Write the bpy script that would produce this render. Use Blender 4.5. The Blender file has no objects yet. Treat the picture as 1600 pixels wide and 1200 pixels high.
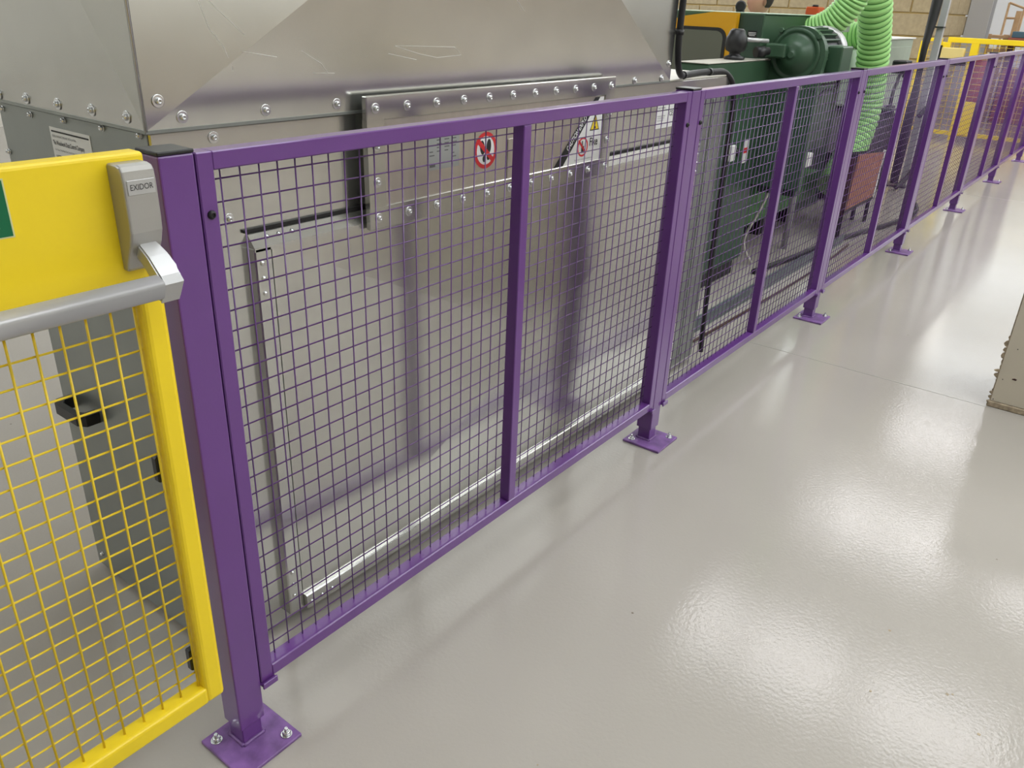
import bpy, bmesh, math, random
from mathutils import Vector, Matrix
random.seed(7)
S = bpy.context.scene
COL = S.collection

# ------------------------------------------------------------------ camera
cam_d = bpy.data.cameras.new('camera'); cam = bpy.data.objects.new('camera', cam_d); COL.objects.link(cam)
R = ((0.61068048, -0.7909865, 0.037546), (0.31750391, 0.28801344, 0.90345975), (-0.72543822, -0.53980423, 0.4270255))
CAM = (-0.72228837, -1.16541804, 1.47533106)
m = Matrix(((R[0][0], R[1][0], R[2][0], CAM[0]), (R[0][1], R[1][1], R[2][1], CAM[1]), (R[0][2], R[1][2], R[2][2], CAM[2]), (0, 0, 0, 1)))
cam.matrix_world = m
cam_d.sensor_fit = 'HORIZONTAL'; cam_d.sensor_width = 36.0; cam_d.lens = 36.0 * 1266.73 / 1600.0
cam_d.clip_start = 0.02; cam_d.clip_end = 200
S.camera = cam
# ------------------------------------------------------------------ world, exposure
w = bpy.data.worlds.new('world'); S.world = w; w.use_nodes = True
bg = w.node_tree.nodes['Background']; bg.inputs[0].default_value = (0.80, 0.88, 1.0, 1); bg.inputs[1].default_value = 1.0
S.view_settings.view_transform = 'Standard'; S.view_settings.look = 'None'; S.view_settings.gamma = 1.0
S.view_settings.use_curve_mapping = False
S.view_settings.exposure = 0.40
ROOF_EMIT = 3.6       # glow of the unseen roof panels added as fill light
TUBE_EMIT = 13.0      # linear lamps

# ------------------------------------------------------------------ materials
def nd(nt, t, **kw):
    n = nt.nodes.new(t)
    for k, v in kw.items(): setattr(n, k, v)
    return n
def mat(name, col, rough=0.5, metal=0.0, var=0.0, scale=8.0, bump=0.0, bscale=60.0, coat=0.0, rvar=0.0, emit=0.0, stretch=None, alpha=1.0, trans=0.0, ior=1.45, spec=0.5):
    M = bpy.data.materials.new(name); M.use_nodes = True; nt = M.node_tree; b = nt.nodes['Principled BSDF']
    b.inputs['Base Color'].default_value = (*col, 1); b.inputs['Roughness'].default_value = rough; b.inputs['Metallic'].default_value = metal
    b.inputs['Coat Weight'].default_value = coat; b.inputs['Coat Roughness'].default_value = 0.08
    b.inputs['Transmission Weight'].default_value = trans; b.inputs['IOR'].default_value = ior; b.inputs['Alpha'].default_value = alpha
    b.inputs['Specular IOR Level'].default_value = spec
    if emit:
        b.inputs['Emission Color'].default_value = (*col, 1); b.inputs['Emission Strength'].default_value = emit
    if var or bump or rvar:
        tc = nd(nt, 'ShaderNodeTexCoord'); src = tc.outputs['Object']
        if stretch:
            mp = nd(nt, 'ShaderNodeMapping'); mp.inputs['Scale'].default_value = stretch; nt.links.new(src, mp.inputs[0]); src = mp.outputs[0]
    if var or rvar:
        n = nd(nt, 'ShaderNodeTexNoise'); n.inputs['Scale'].default_value = scale; n.inputs['Detail'].default_value = 5; nt.links.new(src, n.inputs['Vector'])
    if var:
        r = nd(nt, 'ShaderNodeValToRGB')
        r.color_ramp.elements[0].position = 0.3; r.color_ramp.elements[1].position = 0.7
        r.color_ramp.elements[0].color = (*[max(0, c * (1 - var)) for c in col], 1); r.color_ramp.elements[1].color = (*[min(1, c * (1 + var)) for c in col], 1)
        nt.links.new(n.outputs['Fac'], r.inputs[0]); nt.links.new(r.outputs[0], b.inputs['Base Color'])
    if rvar:
        mr = nd(nt, 'ShaderNodeMapRange'); mr.inputs['From Min'].default_value = 0.3; mr.inputs['From Max'].default_value = 0.7
        mr.inputs['To Min'].default_value = max(0.02, rough - rvar); mr.inputs['To Max'].default_value = rough + rvar
        nt.links.new(n.outputs['Fac'], mr.inputs['Value']); nt.links.new(mr.outputs[0], b.inputs['Roughness'])
    if bump:
        n2 = nd(nt, 'ShaderNodeTexNoise'); n2.inputs['Scale'].default_value = bscale; n2.inputs['Detail'].default_value = 3; nt.links.new(src, n2.inputs['Vector'])
        bp = nd(nt, 'ShaderNodeBump'); bp.inputs['Strength'].default_value = bump; bp.inputs['Distance'].default_value = 0.01
        nt.links.new(n2.outputs['Fac'], bp.inputs['Height']); nt.links.new(bp.outputs[0], b.inputs['Normal'])
    return M
M = {}
M['purple'] = mat('purple_paint', (0.130, 0.040, 0.222), 0.30, var=0.05, scale=5, bump=0.02, bscale=220, coat=0.55, spec=0.5)
M['purple_worn'] = mat('purple_paint_scuffed', (0.20, 0.10, 0.29), 0.36, var=0.35, scale=22, bump=0.05, bscale=90)
M['purple_wire'] = mat('purple_wire_paint', (0.115, 0.042, 0.185), 0.25, coat=0.5)
M['yellow'] = mat('yellow_paint', (0.90, 0.66, 0.018), 0.35, var=0.03, scale=4)
M['yellow_wire'] = mat('yellow_wire_paint', (0.80, 0.58, 0.03), 0.4)
M['amber'] = mat('amber_paint', (0.60, 0.30, 0.006), 0.35)
M['black'] = mat('black_plastic', (0.012, 0.012, 0.013), 0.38)
M['rubber'] = mat('black_rubber', (0.010, 0.010, 0.011), 0.5)
M['darkmetal'] = mat('dark_metal', (0.03, 0.03, 0.035), 0.4, metal=0.5)
M['zinc'] = mat('zinc_bolt', (0.72, 0.73, 0.74), 0.25, metal=1.0)
M['silver'] = mat('silver_paint', (0.42, 0.41, 0.39), 0.38, metal=0.55, bump=0.02, bscale=400)
M['alu'] = mat('satin_aluminium', (0.50, 0.50, 0.50), 0.36, metal=0.5)
M['steel'] = mat('galvanised_sheet', (0.60, 0.60, 0.575), 0.20, metal=0.93, var=0.04, scale=9)
M['steel_brushed'] = mat('galvanised_door_sheet', (0.60, 0.595, 0.565), 0.21, metal=0.95, var=0.04, scale=5)
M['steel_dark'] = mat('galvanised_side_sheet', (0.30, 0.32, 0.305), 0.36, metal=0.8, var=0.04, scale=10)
M['stainless'] = mat('stainless_sheet', (0.56, 0.52, 0.47), 0.36, metal=0.9, var=0.04, scale=6, stretch=(8, 1, 0.5))
M['white'] = mat('white_label', (0.74, 0.74, 0.72), 0.5)
M['greylabel'] = mat('grey_foil_label', (0.36, 0.37, 0.36), 0.4, metal=0.3)
M['ink'] = mat('black_ink', (0.015, 0.015, 0.015), 0.6)
M['greyink'] = mat('grey_ink', (0.10, 0.10, 0.10), 0.6)
M['red'] = mat('red_ink', (0.58, 0.025, 0.03), 0.45)
M['drumred'] = mat('dark_red_paint', (0.27, 0.018, 0.022), 0.4)
M['signyellow'] = mat('sign_yellow', (0.80, 0.58, 0.02), 0.5)
M['paleyellow'] = mat('pale_yellow', (0.72, 0.58, 0.22), 0.5)
M['signgreen'] = mat('sign_green', (0.0, 0.13, 0.05), 0.4)
M['signedge'] = mat('sign_pale_edge', (0.62, 0.62, 0.33), 0.4)
M['green'] = mat('machine_green', (0.036, 0.082, 0.044), 0.36, var=0.05, scale=5)
M['greendark'] = mat('machine_green_dark', (0.024, 0.052, 0.032), 0.4, var=0.06, scale=5)
M['greenbright'] = mat('machine_base_green', (0.035, 0.12, 0.03), 0.45, var=0.2, scale=9)
M['palegreen'] = mat('pale_green_paint', (0.40, 0.52, 0.40), 0.4, var=0.05)
M['greygreen'] = mat('grey_green_paint', (0.32, 0.38, 0.31), 0.45, var=0.04)
M['tabletop'] = mat('dusty_steel_top', (0.50, 0.48, 0.42), 0.45, var=0.08, scale=12)
M['hose'] = mat('green_hose_wall', (0.32, 0.62, 0.20), 0.38, trans=0.0)
M['hoseline'] = mat('dark_green_helix', (0.05, 0.24, 0.03), 0.4)
M['window'] = mat('smoked_window', (0.10, 0.105, 0.075), 0.08, spec=0.7)
M['orange'] = mat('orange_red_plastic', (0.50, 0.075, 0.012), 0.4)
M['brown'] = mat('brown_board', (0.33, 0.135, 0.075), 0.6, var=0.12, scale=20)
M['darkbrown'] = mat('dark_red_brown', (0.055, 0.02, 0.016), 0.6)
M['wood'] = mat('pale_timber', (0.46, 0.29, 0.15), 0.6, var=0.15, scale=12)
M['crate'] = mat('red_brown_crate', (0.25, 0.06, 0.03), 0.6, var=0.1)
M['blue'] = mat('blue_grey_box', (0.07, 0.14, 0.19), 0.5)
M['bluesteel'] = mat('blue_grey_channel', (0.14, 0.17, 0.18), 0.35, metal=0.4)
M['skin'] = mat('skin', (0.55, 0.30, 0.20), 0.5)
M['hair'] = mat('dark_hair', (0.03, 0.022, 0.018), 0.6)
M['shirt'] = mat('navy_cloth', (0.03, 0.04, 0.07), 0.8)
M['greycol'] = mat('grey_column_paint', (0.40, 0.40, 0.40), 0.4)
M['block'] = mat('buff_block', (0.37, 0.30, 0.185), 0.85, var=0.10, scale=18, bump=0.2, bscale=60)
M['mortar'] = mat('ochre_mortar', (0.46, 0.33, 0.13), 0.9)
M['plaster'] = mat('cream_board', (0.58, 0.525, 0.42), 0.6, var=0.03, scale=6)
M['plasterraw'] = mat('torn_board_edge', (0.36, 0.29, 0.20), 0.9, var=0.3, scale=60)
M['wall'] = mat('painted_wall', (0.72, 0.70, 0.64), 0.8)
M['whitewall'] = mat('white_cladding', (0.80, 0.81, 0.82), 0.6)
M['ceil'] = mat('white_roof_sheet', (0.66, 0.66, 0.64), 0.7)
M['roofpanel'] = mat('translucent_roof_panel', (0.93, 0.97, 1.0), 0.5, emit=ROOF_EMIT)
M['tube'] = mat('lamp_diffuser', (1.0, 0.97, 0.92), 0.5, emit=TUBE_EMIT)
M['joint'] = mat('floor_joint_filler', (0.36, 0.34, 0.31), 0.3)
M['scratch'] = mat('bare_scratch', (0.78, 0.77, 0.72), 0.5)
M['wallnear'] = mat('buff_dado', (0.36, 0.30, 0.23), 0.8)
M['pane'] = mat('roof_window_pane', (0.98, 0.96, 0.98), 0.4, emit=4.8)
M['glass'] = mat('bright_glazing', (0.93, 0.97, 1.0), 0.4, emit=3.0)
M['glassend'] = mat('end_glazing', (0.93, 0.97, 1.0), 0.4, emit=0.75)
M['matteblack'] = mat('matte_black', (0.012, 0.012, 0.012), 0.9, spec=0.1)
# floor : glossy epoxy paint with fine orange peel, faint scuffs and specks
F = bpy.data.materials.new('epoxy_floor'); F.use_nodes = True; nt = F.node_tree; b = nt.nodes['Principled BSDF']
tc = nd(nt, 'ShaderNodeTexCoord'); n1 = nd(nt, 'ShaderNodeTexNoise'); n1.inputs['Scale'].default_value = 1.3; n1.inputs['Detail'].default_value = 4
nt.links.new(tc.outputs['Object'], n1.inputs['Vector'])
cr = nd(nt, 'ShaderNodeValToRGB'); cr.color_ramp.elements[0].position = 0.3; cr.color_ramp.elements[1].position = 0.7
cr.color_ramp.elements[0].color = (0.385, 0.357, 0.318, 1); cr.color_ramp.elements[1].color = (0.415, 0.385, 0.345, 1)
nt.links.new(n1.outputs['Fac'], cr.inputs[0])
sp = nd(nt, 'ShaderNodeTexVoronoi'); sp.inputs['Scale'].default_value = 5.0; nt.links.new(tc.outputs['Object'], sp.inputs['Vector'])
sr = nd(nt, 'ShaderNodeValToRGB'); sr.color_ramp.elements[0].position = 0.012; sr.color_ramp.elements[1].position = 0.02
sr.color_ramp.elements[0].color = (0.45, 0.40, 0.36, 1); sr.color_ramp.elements[1].color = (1, 1, 1, 1)
nt.links.new(sp.outputs['Distance'], sr.inputs[0])
mx = nd(nt, 'ShaderNodeMix', data_type='RGBA', blend_type='MULTIPLY'); mx.inputs[0].default_value = 1.0
nt.links.new(cr.outputs[0], mx.inputs[6]); nt.links.new(sr.outputs[0], mx.inputs[7]); nt.links.new(mx.outputs[2], b.inputs['Base Color'])
b.inputs['Roughness'].default_value = 0.075; b.inputs['Specular IOR Level'].default_value = 0.34
n3 = nd(nt, 'ShaderNodeTexNoise'); n3.inputs['Scale'].default_value = 95; n3.inputs['Detail'].default_value = 3; nt.links.new(tc.outputs['Object'], n3.inputs['Vector'])
n4 = nd(nt, 'ShaderNodeTexNoise'); n4.inputs['Scale'].default_value = 6; n4.inputs['Detail'].default_value = 2; nt.links.new(tc.outputs['Object'], n4.inputs['Vector'])
ad = nd(nt, 'ShaderNodeMath', operation='MULTIPLY_ADD'); ad.inputs[1].default_value = 0.5
nt.links.new(n4.outputs['Fac'], ad.inputs[0]); nt.links.new(n3.outputs['Fac'], ad.inputs[2])
bp = nd(nt, 'ShaderNodeBump'); bp.inputs['Strength'].default_value = 0.11; bp.inputs['Distance'].default_value = 0.004
nt.links.new(ad.outputs[0], bp.inputs['Height']); nt.links.new(bp.outputs[0], b.inputs['Normal'])
M['floor'] = F

# ------------------------------------------------------------------ mesh helpers
def BM(): return bmesh.new()
def box(bm, x0, x1, y0, y1, z0, z1, bev=0.0, seg=1):
    vs = [bm.verts.new((x, y, z)) for x in (x0, x1) for y in (y0, y1) for z in (z0, z1)]
    fs = [bm.faces.new([vs[i] for i in q]) for q in ((0, 1, 3, 2), (4, 6, 7, 5), (0, 4, 5, 1), (2, 3, 7, 6), (0, 2, 6, 4), (1, 5, 7, 3))]
    if bev:
        es = list({e for f in fs for e in f.edges})
        bmesh.ops.bevel(bm, geom=es, offset=bev, segments=seg, affect='EDGES', profile=0.5)
    return bm
def frame_of(d):
    d = d.normalized(); a = Vector((0, 0, 1)) if abs(d.z) < 0.9 else Vector((1, 0, 0))
    u = d.cross(a).normalized(); return u, d.cross(u).normalized()
def cyl(bm, p0, p1, r, n=12, r1=None, caps=True):
    p0 = Vector(p0); p1 = Vector(p1); r1 = r if r1 is None else r1
    u, v = frame_of(p1 - p0)
    a = [bm.verts.new(p0 + (u * math.cos(t) + v * math.sin(t)) * r) for t in [2 * math.pi * i / n for i in range(n)]]
    c = [bm.verts.new(p1 + (u * math.cos(t) + v * math.sin(t)) * r1) for t in [2 * math.pi * i / n for i in range(n)]]
    for i in range(n):
        f = bm.faces.new((a[i], a[(i + 1) % n], c[(i + 1) % n], c[i])); f.smooth = True
    if caps:
        bm.faces.new(a[::-1]); bm.faces.new(c)
    return bm
def smoothpath(pts, per=8):
    P = [Vector(p) for p in pts]; out = []
    for i in range(len(P) - 1):
        p0 = P[max(i - 1, 0)]; p1 = P[i]; p2 = P[i + 1]; p3 = P[min(i + 2, len(P) - 1)]
        for k in range(per):
            t = k / per
            out.append(0.5 * ((2 * p1) + (p2 - p0) * t + (2 * p0 - 5 * p1 + 4 * p2 - p3) * t * t + (3 * p1 - p0 - 3 * p2 + p3) * t ** 3))
    out.append(P[-1]); return out
def tube(bm, pts, r, n=8, per=8, radfn=None, matfn=None, smooth=True):
    P = smoothpath(pts, per) if per else [Vector(p) for p in pts]
    u = None; rings = []
    for i, p in enumerate(P):
        d = (P[min(i + 1, len(P) - 1)] - P[max(i - 1, 0)]).normalized()
        if u is None: u, v = frame_of(d)
        else:
            u = (u - d * u.dot(d)).normalized(); v = d.cross(u)
        rr = radfn(i) if radfn else r
        rings.append([bm.verts.new(p + (u * math.cos(t) + v * math.sin(t)) * rr) for t in [2 * math.pi * k / n for k in range(n)]])
    for i in range(len(rings) - 1):
        for k in range(n):
            f = bm.faces.new((rings[i][k], rings[i][(k + 1) % n], rings[i + 1][(k + 1) % n], rings[i + 1][k])); f.smooth = smooth
            if matfn: f.material_index = matfn(i)
    bm.faces.new(rings[0][::-1]); bm.faces.new(rings[-1])
    return bm
def lathe(bm, prof, c, axis, n=24):
    """prof = (distance along axis, radius)"""
    c = Vector(c); d = Vector(axis).normalized(); u, v = frame_of(d); rings = []
    for a, r in prof:
        rings.append([bm.verts.new(c + d * a + (u * math.cos(t) + v * math.sin(t)) * max(r, 1e-5)) for t in [2 * math.pi * k / n for k in range(n)]])
    for i in range(len(rings) - 1):
        for k in range(n):
            f = bm.faces.new((rings[i][k], rings[i][(k + 1) % n], rings[i + 1][(k + 1) % n], rings[i + 1][k])); f.smooth = True
    bm.faces.new(rings[0][::-1]); bm.faces.new(rings[-1])
    return bm
def prism(bm, poly, plane, a, b):
    """poly 2D points extruded from a to b; plane 'xz' (along y), 'yz' (along x), 'xy' (along z)"""
    def P(q, h): return {'xz': (q[0], h, q[1]), 'yz': (h, q[0], q[1]), 'xy': (q[0], q[1], h)}[plane]
    A = [bm.verts.new(P(q, a)) for q in poly]; B = [bm.verts.new(P(q, b)) for q in poly]
    bm.faces.new(A); bm.faces.new(B[::-1]); n = len(poly)
    for i in range(n): bm.faces.new((A[i], B[i], B[(i + 1) % n], A[(i + 1) % n]))
    return bm
def fin(bm, name, mats, parent=None, kind=None):
    bmesh.ops.recalc_face_normals(bm, faces=bm.faces[:])
    me = bpy.data.meshes.new(name); bm.to_mesh(me); bm.free()
    for mm in (mats if isinstance(mats, (list, tuple)) else [mats]): me.materials.append(mm)
    o = bpy.data.objects.new(name, me); COL.objects.link(o)
    if parent: par(o, parent)
    if kind: o['kind'] = kind
    return o
def wloc(o):
    l = Vector((0, 0, 0)); q = o
    while q is not None:
        l = l + q.location; q = q.parent
    return l
def par(o, p):
    l = WL.get(p.name)
    o.parent = p
    o.matrix_parent_inverse = Matrix.Translation(-(l if l else Vector((0, 0, 0))))
WL = {}
def thing(name, label, cat, loc=(0, 0, 0), group=None):
    o = bpy.data.objects.new(name, None); COL.objects.link(o); o.location = loc; WL[o.name] = Vector(loc)
    o.empty_display_size = 0.1
    o['label'] = label; o['category'] = cat
    if group: o['group'] = group
    return o
def tag(o, label, cat, group=None):
    o['label'] = label; o['category'] = cat
    if group: o['group'] = group
    return o
def place(o, loc, parent):
    """mesh built round its own origin, put at a world place under parent"""
    o.location = loc
    if parent: par(o, parent)
    return o
def meshof(bm, name, mats):
    bmesh.ops.recalc_face_normals(bm, faces=bm.faces[:])
    me = bpy.data.meshes.new(name); bm.to_mesh(me); bm.free()
    for mm in (mats if isinstance(mats, (list, tuple)) else [mats]): me.materials.append(mm)
    return me
def put(me, name, loc, parent, rot=None):
    o = bpy.data.objects.new(name, me); COL.objects.link(o); o.location = loc
    if rot: o.rotation_euler = rot
    if parent: par(o, parent)
    return o
def copy_tree(o, off, name=None):
    c = o.copy(); COL.objects.link(c)
    c.location = Vector(o.location) + Vector(off)
    WL[c.name] = Vector(c.location)
    for ch in KIDS(o):
        d = ch.copy(); COL.objects.link(d); d.parent = c; d.matrix_parent_inverse = ch.matrix_parent_inverse.copy()
        for g in KIDS(ch):
            e = g.copy(); COL.objects.link(e); e.parent = d; e.matrix_parent_inverse = g.matrix_parent_inverse.copy()
    return c
def KIDS(o): return [q for q in list(o.children)]
def text(s, size, loc, face, mt, parent, name='lettering', align='LEFT', sx=1.0, rot=0.0, bold=0.0):
    cu = bpy.data.curves.new(name, 'FONT'); cu.body = s; cu.size = size; cu.align_x = align; cu.align_y = 'CENTER'; cu.offset = bold
    cu.resolution_u = 3
    to = bpy.data.objects.new('text_source', cu)
    COL.objects.link(to); bpy.context.view_layer.update()
    me = bpy.data.meshes.new_from_object(to.evaluated_get(bpy.context.evaluated_depsgraph_get()))
    bpy.data.objects.remove(to); bpy.data.curves.remove(cu)
    me.name = name; me.materials.clear(); me.materials.append(mt); o = bpy.data.objects.new(name, me); COL.objects.link(o)
    if face == '-y': X, U = Vector((1, 0, 0)), Vector((0, 0, 1))
    else: X, U = Vector((0, -1, 0)), Vector((0, 0, 1))
    c, s_ = math.cos(rot), math.sin(rot)
    X2 = X * c + U * s_; U2 = U * c - X * s_; N = X.cross(U)
    o.rotation_euler = Matrix((X2, U2, N)).transposed().to_euler()
    o.scale = (sx, 1, 1); o.location = loc
    if parent: par(o, parent)
    return o

# ------------------------------------------------------------------ setting
def struct(bm, name, mt): return fin(bm, name, mt, kind='structure')
floor = struct(box(BM(), -8, 26, -7, 9, -0.15, 0), 'floor', M['floor'])
jt = fin(box(BM(), 2.957, 2.961, -2.4, 0.24, 0.0, 0.0006), 'floor_joint', M['joint'], floor)
for u_, v_, r_ in ((1.247, -0.985, 0.004), (0.993, -1.007, 0.003), (1.104, -1.156, 0.004), (1.112, -1.166, 0.003), (0.311, -0.507, 0.002), (1.02, -1.24, 0.004)):
    fin(cyl(BM(), (u_, v_, 0.0), (u_, v_, 0.0006), r_, 9), 'floor_chip', M['plasterraw'], floor)
jt2 = fin(box(BM(), 7.957, 7.961, -2.4, 2.0, 0.0, 0.0006), 'floor_joint', M['joint'], floor)
H = 5.2
RL = [(0.6, 3.4, -1.3, 1.6), (17.0, 18.6, -0.6, 1.4), 
      (-1.4, 3.4, -6.4, -3.4), (4.0, 8.8, -6.4, -3.4), (9.4, 14.6, -6.4, -3.4), (-6.2, -2.0, 4.0, 7.4), (6.2, 8.8, 4.0, 7.0)]  # roof panels out of view, added to fill the hall with light
ceil = struct(box(BM(), -8, 26, -7, 9, H + 0.08, H + 0.2), 'ceiling', M['ceil'])
for i, (a, b_, c, d) in enumerate(RL):
    struct(box(BM(), a, b_, c, d, H + 0.04, H + 0.079), 'window_%d' % (i + 1), M['roofpanel'])
struct(box(BM(), -8.2, -8, -7, 9, 0, H + 0.2), 'wall_left', M['wall'])
struct(box(BM(), -8, 26, -7.2, -7, 0, H + 0.2), 'wall_near', M['wall'])
struct(box(BM(), -8, 13, 9, 9.2, 0, H + 0.2), 'wall_back', M['wall'])
struct(box(BM(), 20.5, 20.7, -7, 9, 0, H + 0.2), 'wall_right', M['whitewall'])
struct(box(BM(), -8, 26, -6.998, -6.95, 0, 1.25), 'trim_1', M['wallnear'])  # invented buff band out of view, there to be mirrored in the steel
for k, (ya, yb) in enumerate(((-6.2, -3.4), (-3.2, -0.4), (-0.2, 2.6), (2.8, 5.6))):
    struct(box(BM(), 20.44, 20.495, ya, yb, 2.7, 4.9), 'window_%d' % (20 + k), M['glassend'])
for k in range(3, 5):
    struct(box(BM(), -4.5 + k * 3.4, -4.5 + k * 3.4 + 3.2, 8.94, 8.995, 3.0, 4.9), 'window_%d' % (30 + k), M['glass'])  # unseen high glazing added to brighten the hall from behind
for k in range(2):
    struct(box(BM(), 12.89, 12.945, 2.4 + k * 3.3, 5.5 + k * 3.3, 3.0, 4.9), 'window_%d' % (40 + k), M['glass'])  # more added glazing, glowing high on the block wall
wf = struct(box(BM(), 12.95, 13.15, 1.85, 9, 0, H + 0.2), 'wall_far', M['mortar'])
wr = struct(box(BM(), 13.15, 15.29, 1.85, 2.05, 0, H + 0.2), 'wall_return', M['mortar'])
bl, bh = 0.60, 0.305
me = meshof(box(BM(), 0, 0.03, 0.0, bl - 0.022, 0, bh - 0.022, 0.004), 'block', M['block'])
meh = meshof(box(BM(), 0, 0.03, 0.0, bl / 2 - 0.022, 0, bh - 0.022, 0.004), 'block_half', M['block'])
for r in range(9):
    y = 1.85
    if r % 2:
        put(meh, 'block', (12.93, y, 0.02 + r * bh), wf); y += bl / 2
    while y < 6.4:
        put(me, 'block', (12.93, y, 0.02 + r * bh), wf); y += bl
me = meshof(box(BM(), 0.0, 0.44 - 0.02, 0, 0.03, 0, bh - 0.022, 0.004), 'block', M['block'])
for r in range(9):
    x = 12.97 + (0.22 if r % 2 else 0)
    while x < 15.2:
        put(me, 'block', (x, 1.83, 0.02 + r * bh), wr); x += 0.44
# steel stanchion at the end of the block wall
t = thing('steel_column', 'grey steel roof column at the end of the block wall', 'column', (15.45, 1.78, 0))
fin(box(box(BM(), 15.3, 15.34, 1.5, 1.82, 0, H), 15.6, 15.64, 1.5, 1.82, 0, H), 'flange', M['greycol'], t)
fin(box(BM(), 15.34, 15.6, 1.64, 1.68, 0, H), 'web', M['greycol'], t)

# roof window panes over the walkway, three rows with bars between
k = 60
for xa_, xb_, cells in ((6.45, 7.55, ((1.12, 1.7), (-0.15, 0.95), (-1.75, -0.4))), (9.9, 11.1, ((0.35, 1.4), (-0.62, 0.28), (-1.9, -1.2))), (13.4, 14.7, ((-0.2, 1.1), (-1.7, -0.7)))):
    for ya_, yb_ in cells:
        struct(box(BM(), xa_, xb_, ya_, yb_, H + 0.04, H + 0.079), 'window_%d' % k, M['pane']); k += 1

# linear ceiling lamps
def lamp(x0, x1, y, z, label):
    t = thing('ceiling_lamp', label, 'lamp', (x0, y, z))
    fin(box(BM(), x0, x1, y - 0.05, y + 0.05, z, z + 0.06), 'housing', M['whitewall'], t)
    fin(box(BM(), x0 + 0.02, x1 - 0.02, y - 0.04, y + 0.04, z - 0.015, z - 0.0005), 'diffuser', M['tube'], t)
    fin(cyl(cyl(BM(), (x0 + 0.2, y, z + 0.06), (x0 + 0.2, y, H + 0.08), 0.004, 6), (x1 - 0.2, y, z + 0.06), (x1 - 0.2, y, H + 0.08), 0.004, 6), 'suspension_wire', M['darkmetal'], t, 'stuff')
for i, (x0, x1, y) in enumerate([(12.5, 14.3, 2.6), (15.2, 17.0, 3.1), (15.0, 16.8, 2.0), (18.6, 20.3, 2.3), (17.6, 19.4, 1.5)]):
    lamp(x0, x1, y, 4.9, 'linear white lamp below the roof, ' + ('nearest the fence end', 'third from the fence', 'close to the walkway', 'furthest along by the end wall', 'above the timber rack')[i])

# low cream board at the right, its vertical edge torn
t = thing('plasterboard_plinth', 'cream boarded plinth with a torn front edge at the right', 'plinth', (2.98, -1.6, 0))
fin(box(BM(), 2.99, 3.35, -2.6, -0.93, 0.0, 0.78), 'core', M['plasterraw'], t)
fin(box(BM(), 2.975, 2.99, -2.6, -0.935, 0.028, 0.78), 'face_board', M['plaster'], t)
bm = BM()
z = 0.014; poly = [(-0.94, 0.012)]
while z < 0.33:
    h_ = random.uniform(0.008, 0.026); o_ = random.uniform(0.012, 0.026) * (1.0 if random.random() < 0.7 else 0.3)
    poly += [(-0.934 + o_ * 0.7, z), (-0.934 + o_, z + h_ * 0.35), (-0.934 + o_ * random.uniform(0.3, 0.9), z + h_ * 0.75), (-0.935, z + h_)]
    z += h_ + random.uniform(0.001, 0.014)
poly.append((-0.935, 0.775))
poly.append((-0.94, 0.775))
prism(bm, poly, 'yz', 2.978, 2.989)
fin(bm, 'torn_edge', M['plasterraw'], t)
fin(box(BM(), 2.968, 2.99, -2.6, -0.925, 0.0, 0.026, 0.004), 'base_strip', M['plasterraw'], t)
for y, z in ((-0.954, 0.13), (-0.943, 0.035), (-0.972, 0.27)):
    fin(cyl(BM(), (2.9745, y, z), (2.976, y, z), 0.0022, 8), 'nail_hole', M['ink'], t)
fin(prism(BM(), [(-0.985, 0.139), (-1.0, 0.137), (-1.004, 0.143), (-0.995, 0.146), (-0.987, 0.143)], 'yz', 2.9742, 2.976), 'chip', M['darkbrown'], t)

# ------------------------------------------------------------------ purple fence
L = 1.7771; PW = 1.712; Wd = 0.030; DP = 0.035
ZT, ZB = 1.2447, 0.1465
WX0, WZ0, PT = 0.0561, 1.1942, 0.0381
post_lab = ['purple fence post bolted down beside the yellow gate', 'purple fence post standing right of the vent hatch, second from the gate',
            'purple fence post third from the yellow gate, left of the brown box', 'purple fence post fourth from the yellow gate, in front of the yellow barrier',
            'purple fence post fifth from the yellow gate', 'purple fence post sixth from the yellow gate, near the right edge', 'purple fence post seventh from the yellow gate, furthest in view']
pan_lab = ['purple wire mesh fence panel in front of the galvanised extractor, nearest the gate', 'purple wire mesh fence panel in front of the green motor, second from the gate',
           'purple wire mesh fence panel in front of the brown box, third from the gate', 'purple wire mesh fence panel fourth from the gate',
           'purple wire mesh fence panel fifth from the gate', 'purple wire mesh fence panel sixth from the gate, far right']
P = thing('fence_post', post_lab[0], 'fence post', (-0.0325, 0.03, 0), 'purple fence posts')
xa, xb = -0.0625, -0.0025
fin(box(BM(), xa, xb, 0.0, 0.06, 0.056, 1.2455, 0.003, 2), 'tube', M['purple'], P)
fin(box(BM(), xa + 0.006, xb - 0.006, 0.006, 0.054, 0.008, 0.06, 0.002), 'stub', M['purple'], P)
fin(box(BM(), xa - 0.001, xb + 0.001, -0.001, 0.061, 1.2458, 1.252, 0.002, 2), 'cap', M['black'], P)
fin(box(BM(), -0.108, 0.042, -0.063, 0.087, 0.0, 0.009, 0.0015), 'base_plate', M['purple_worn'], P)
bm = BM()
pts = [(xa + 0.004, 0.004), (xb - 0.004, 0.004), (xb - 0.004, 0.056), (xa + 0.004, 0.056)]
for i in range(4):
    a = pts[i]; c = pts[(i + 1) % 4]; tube(bm, [(a[0], a[1], 0.0105), ((a[0] + c[0]) / 2, (a[1] + c[1]) / 2, 0.0115), (c[0], c[1], 0.0105)], 0.0042, 6, 3)
fin(bm, 'weld_bead', M['purple_worn'], P)
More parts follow.
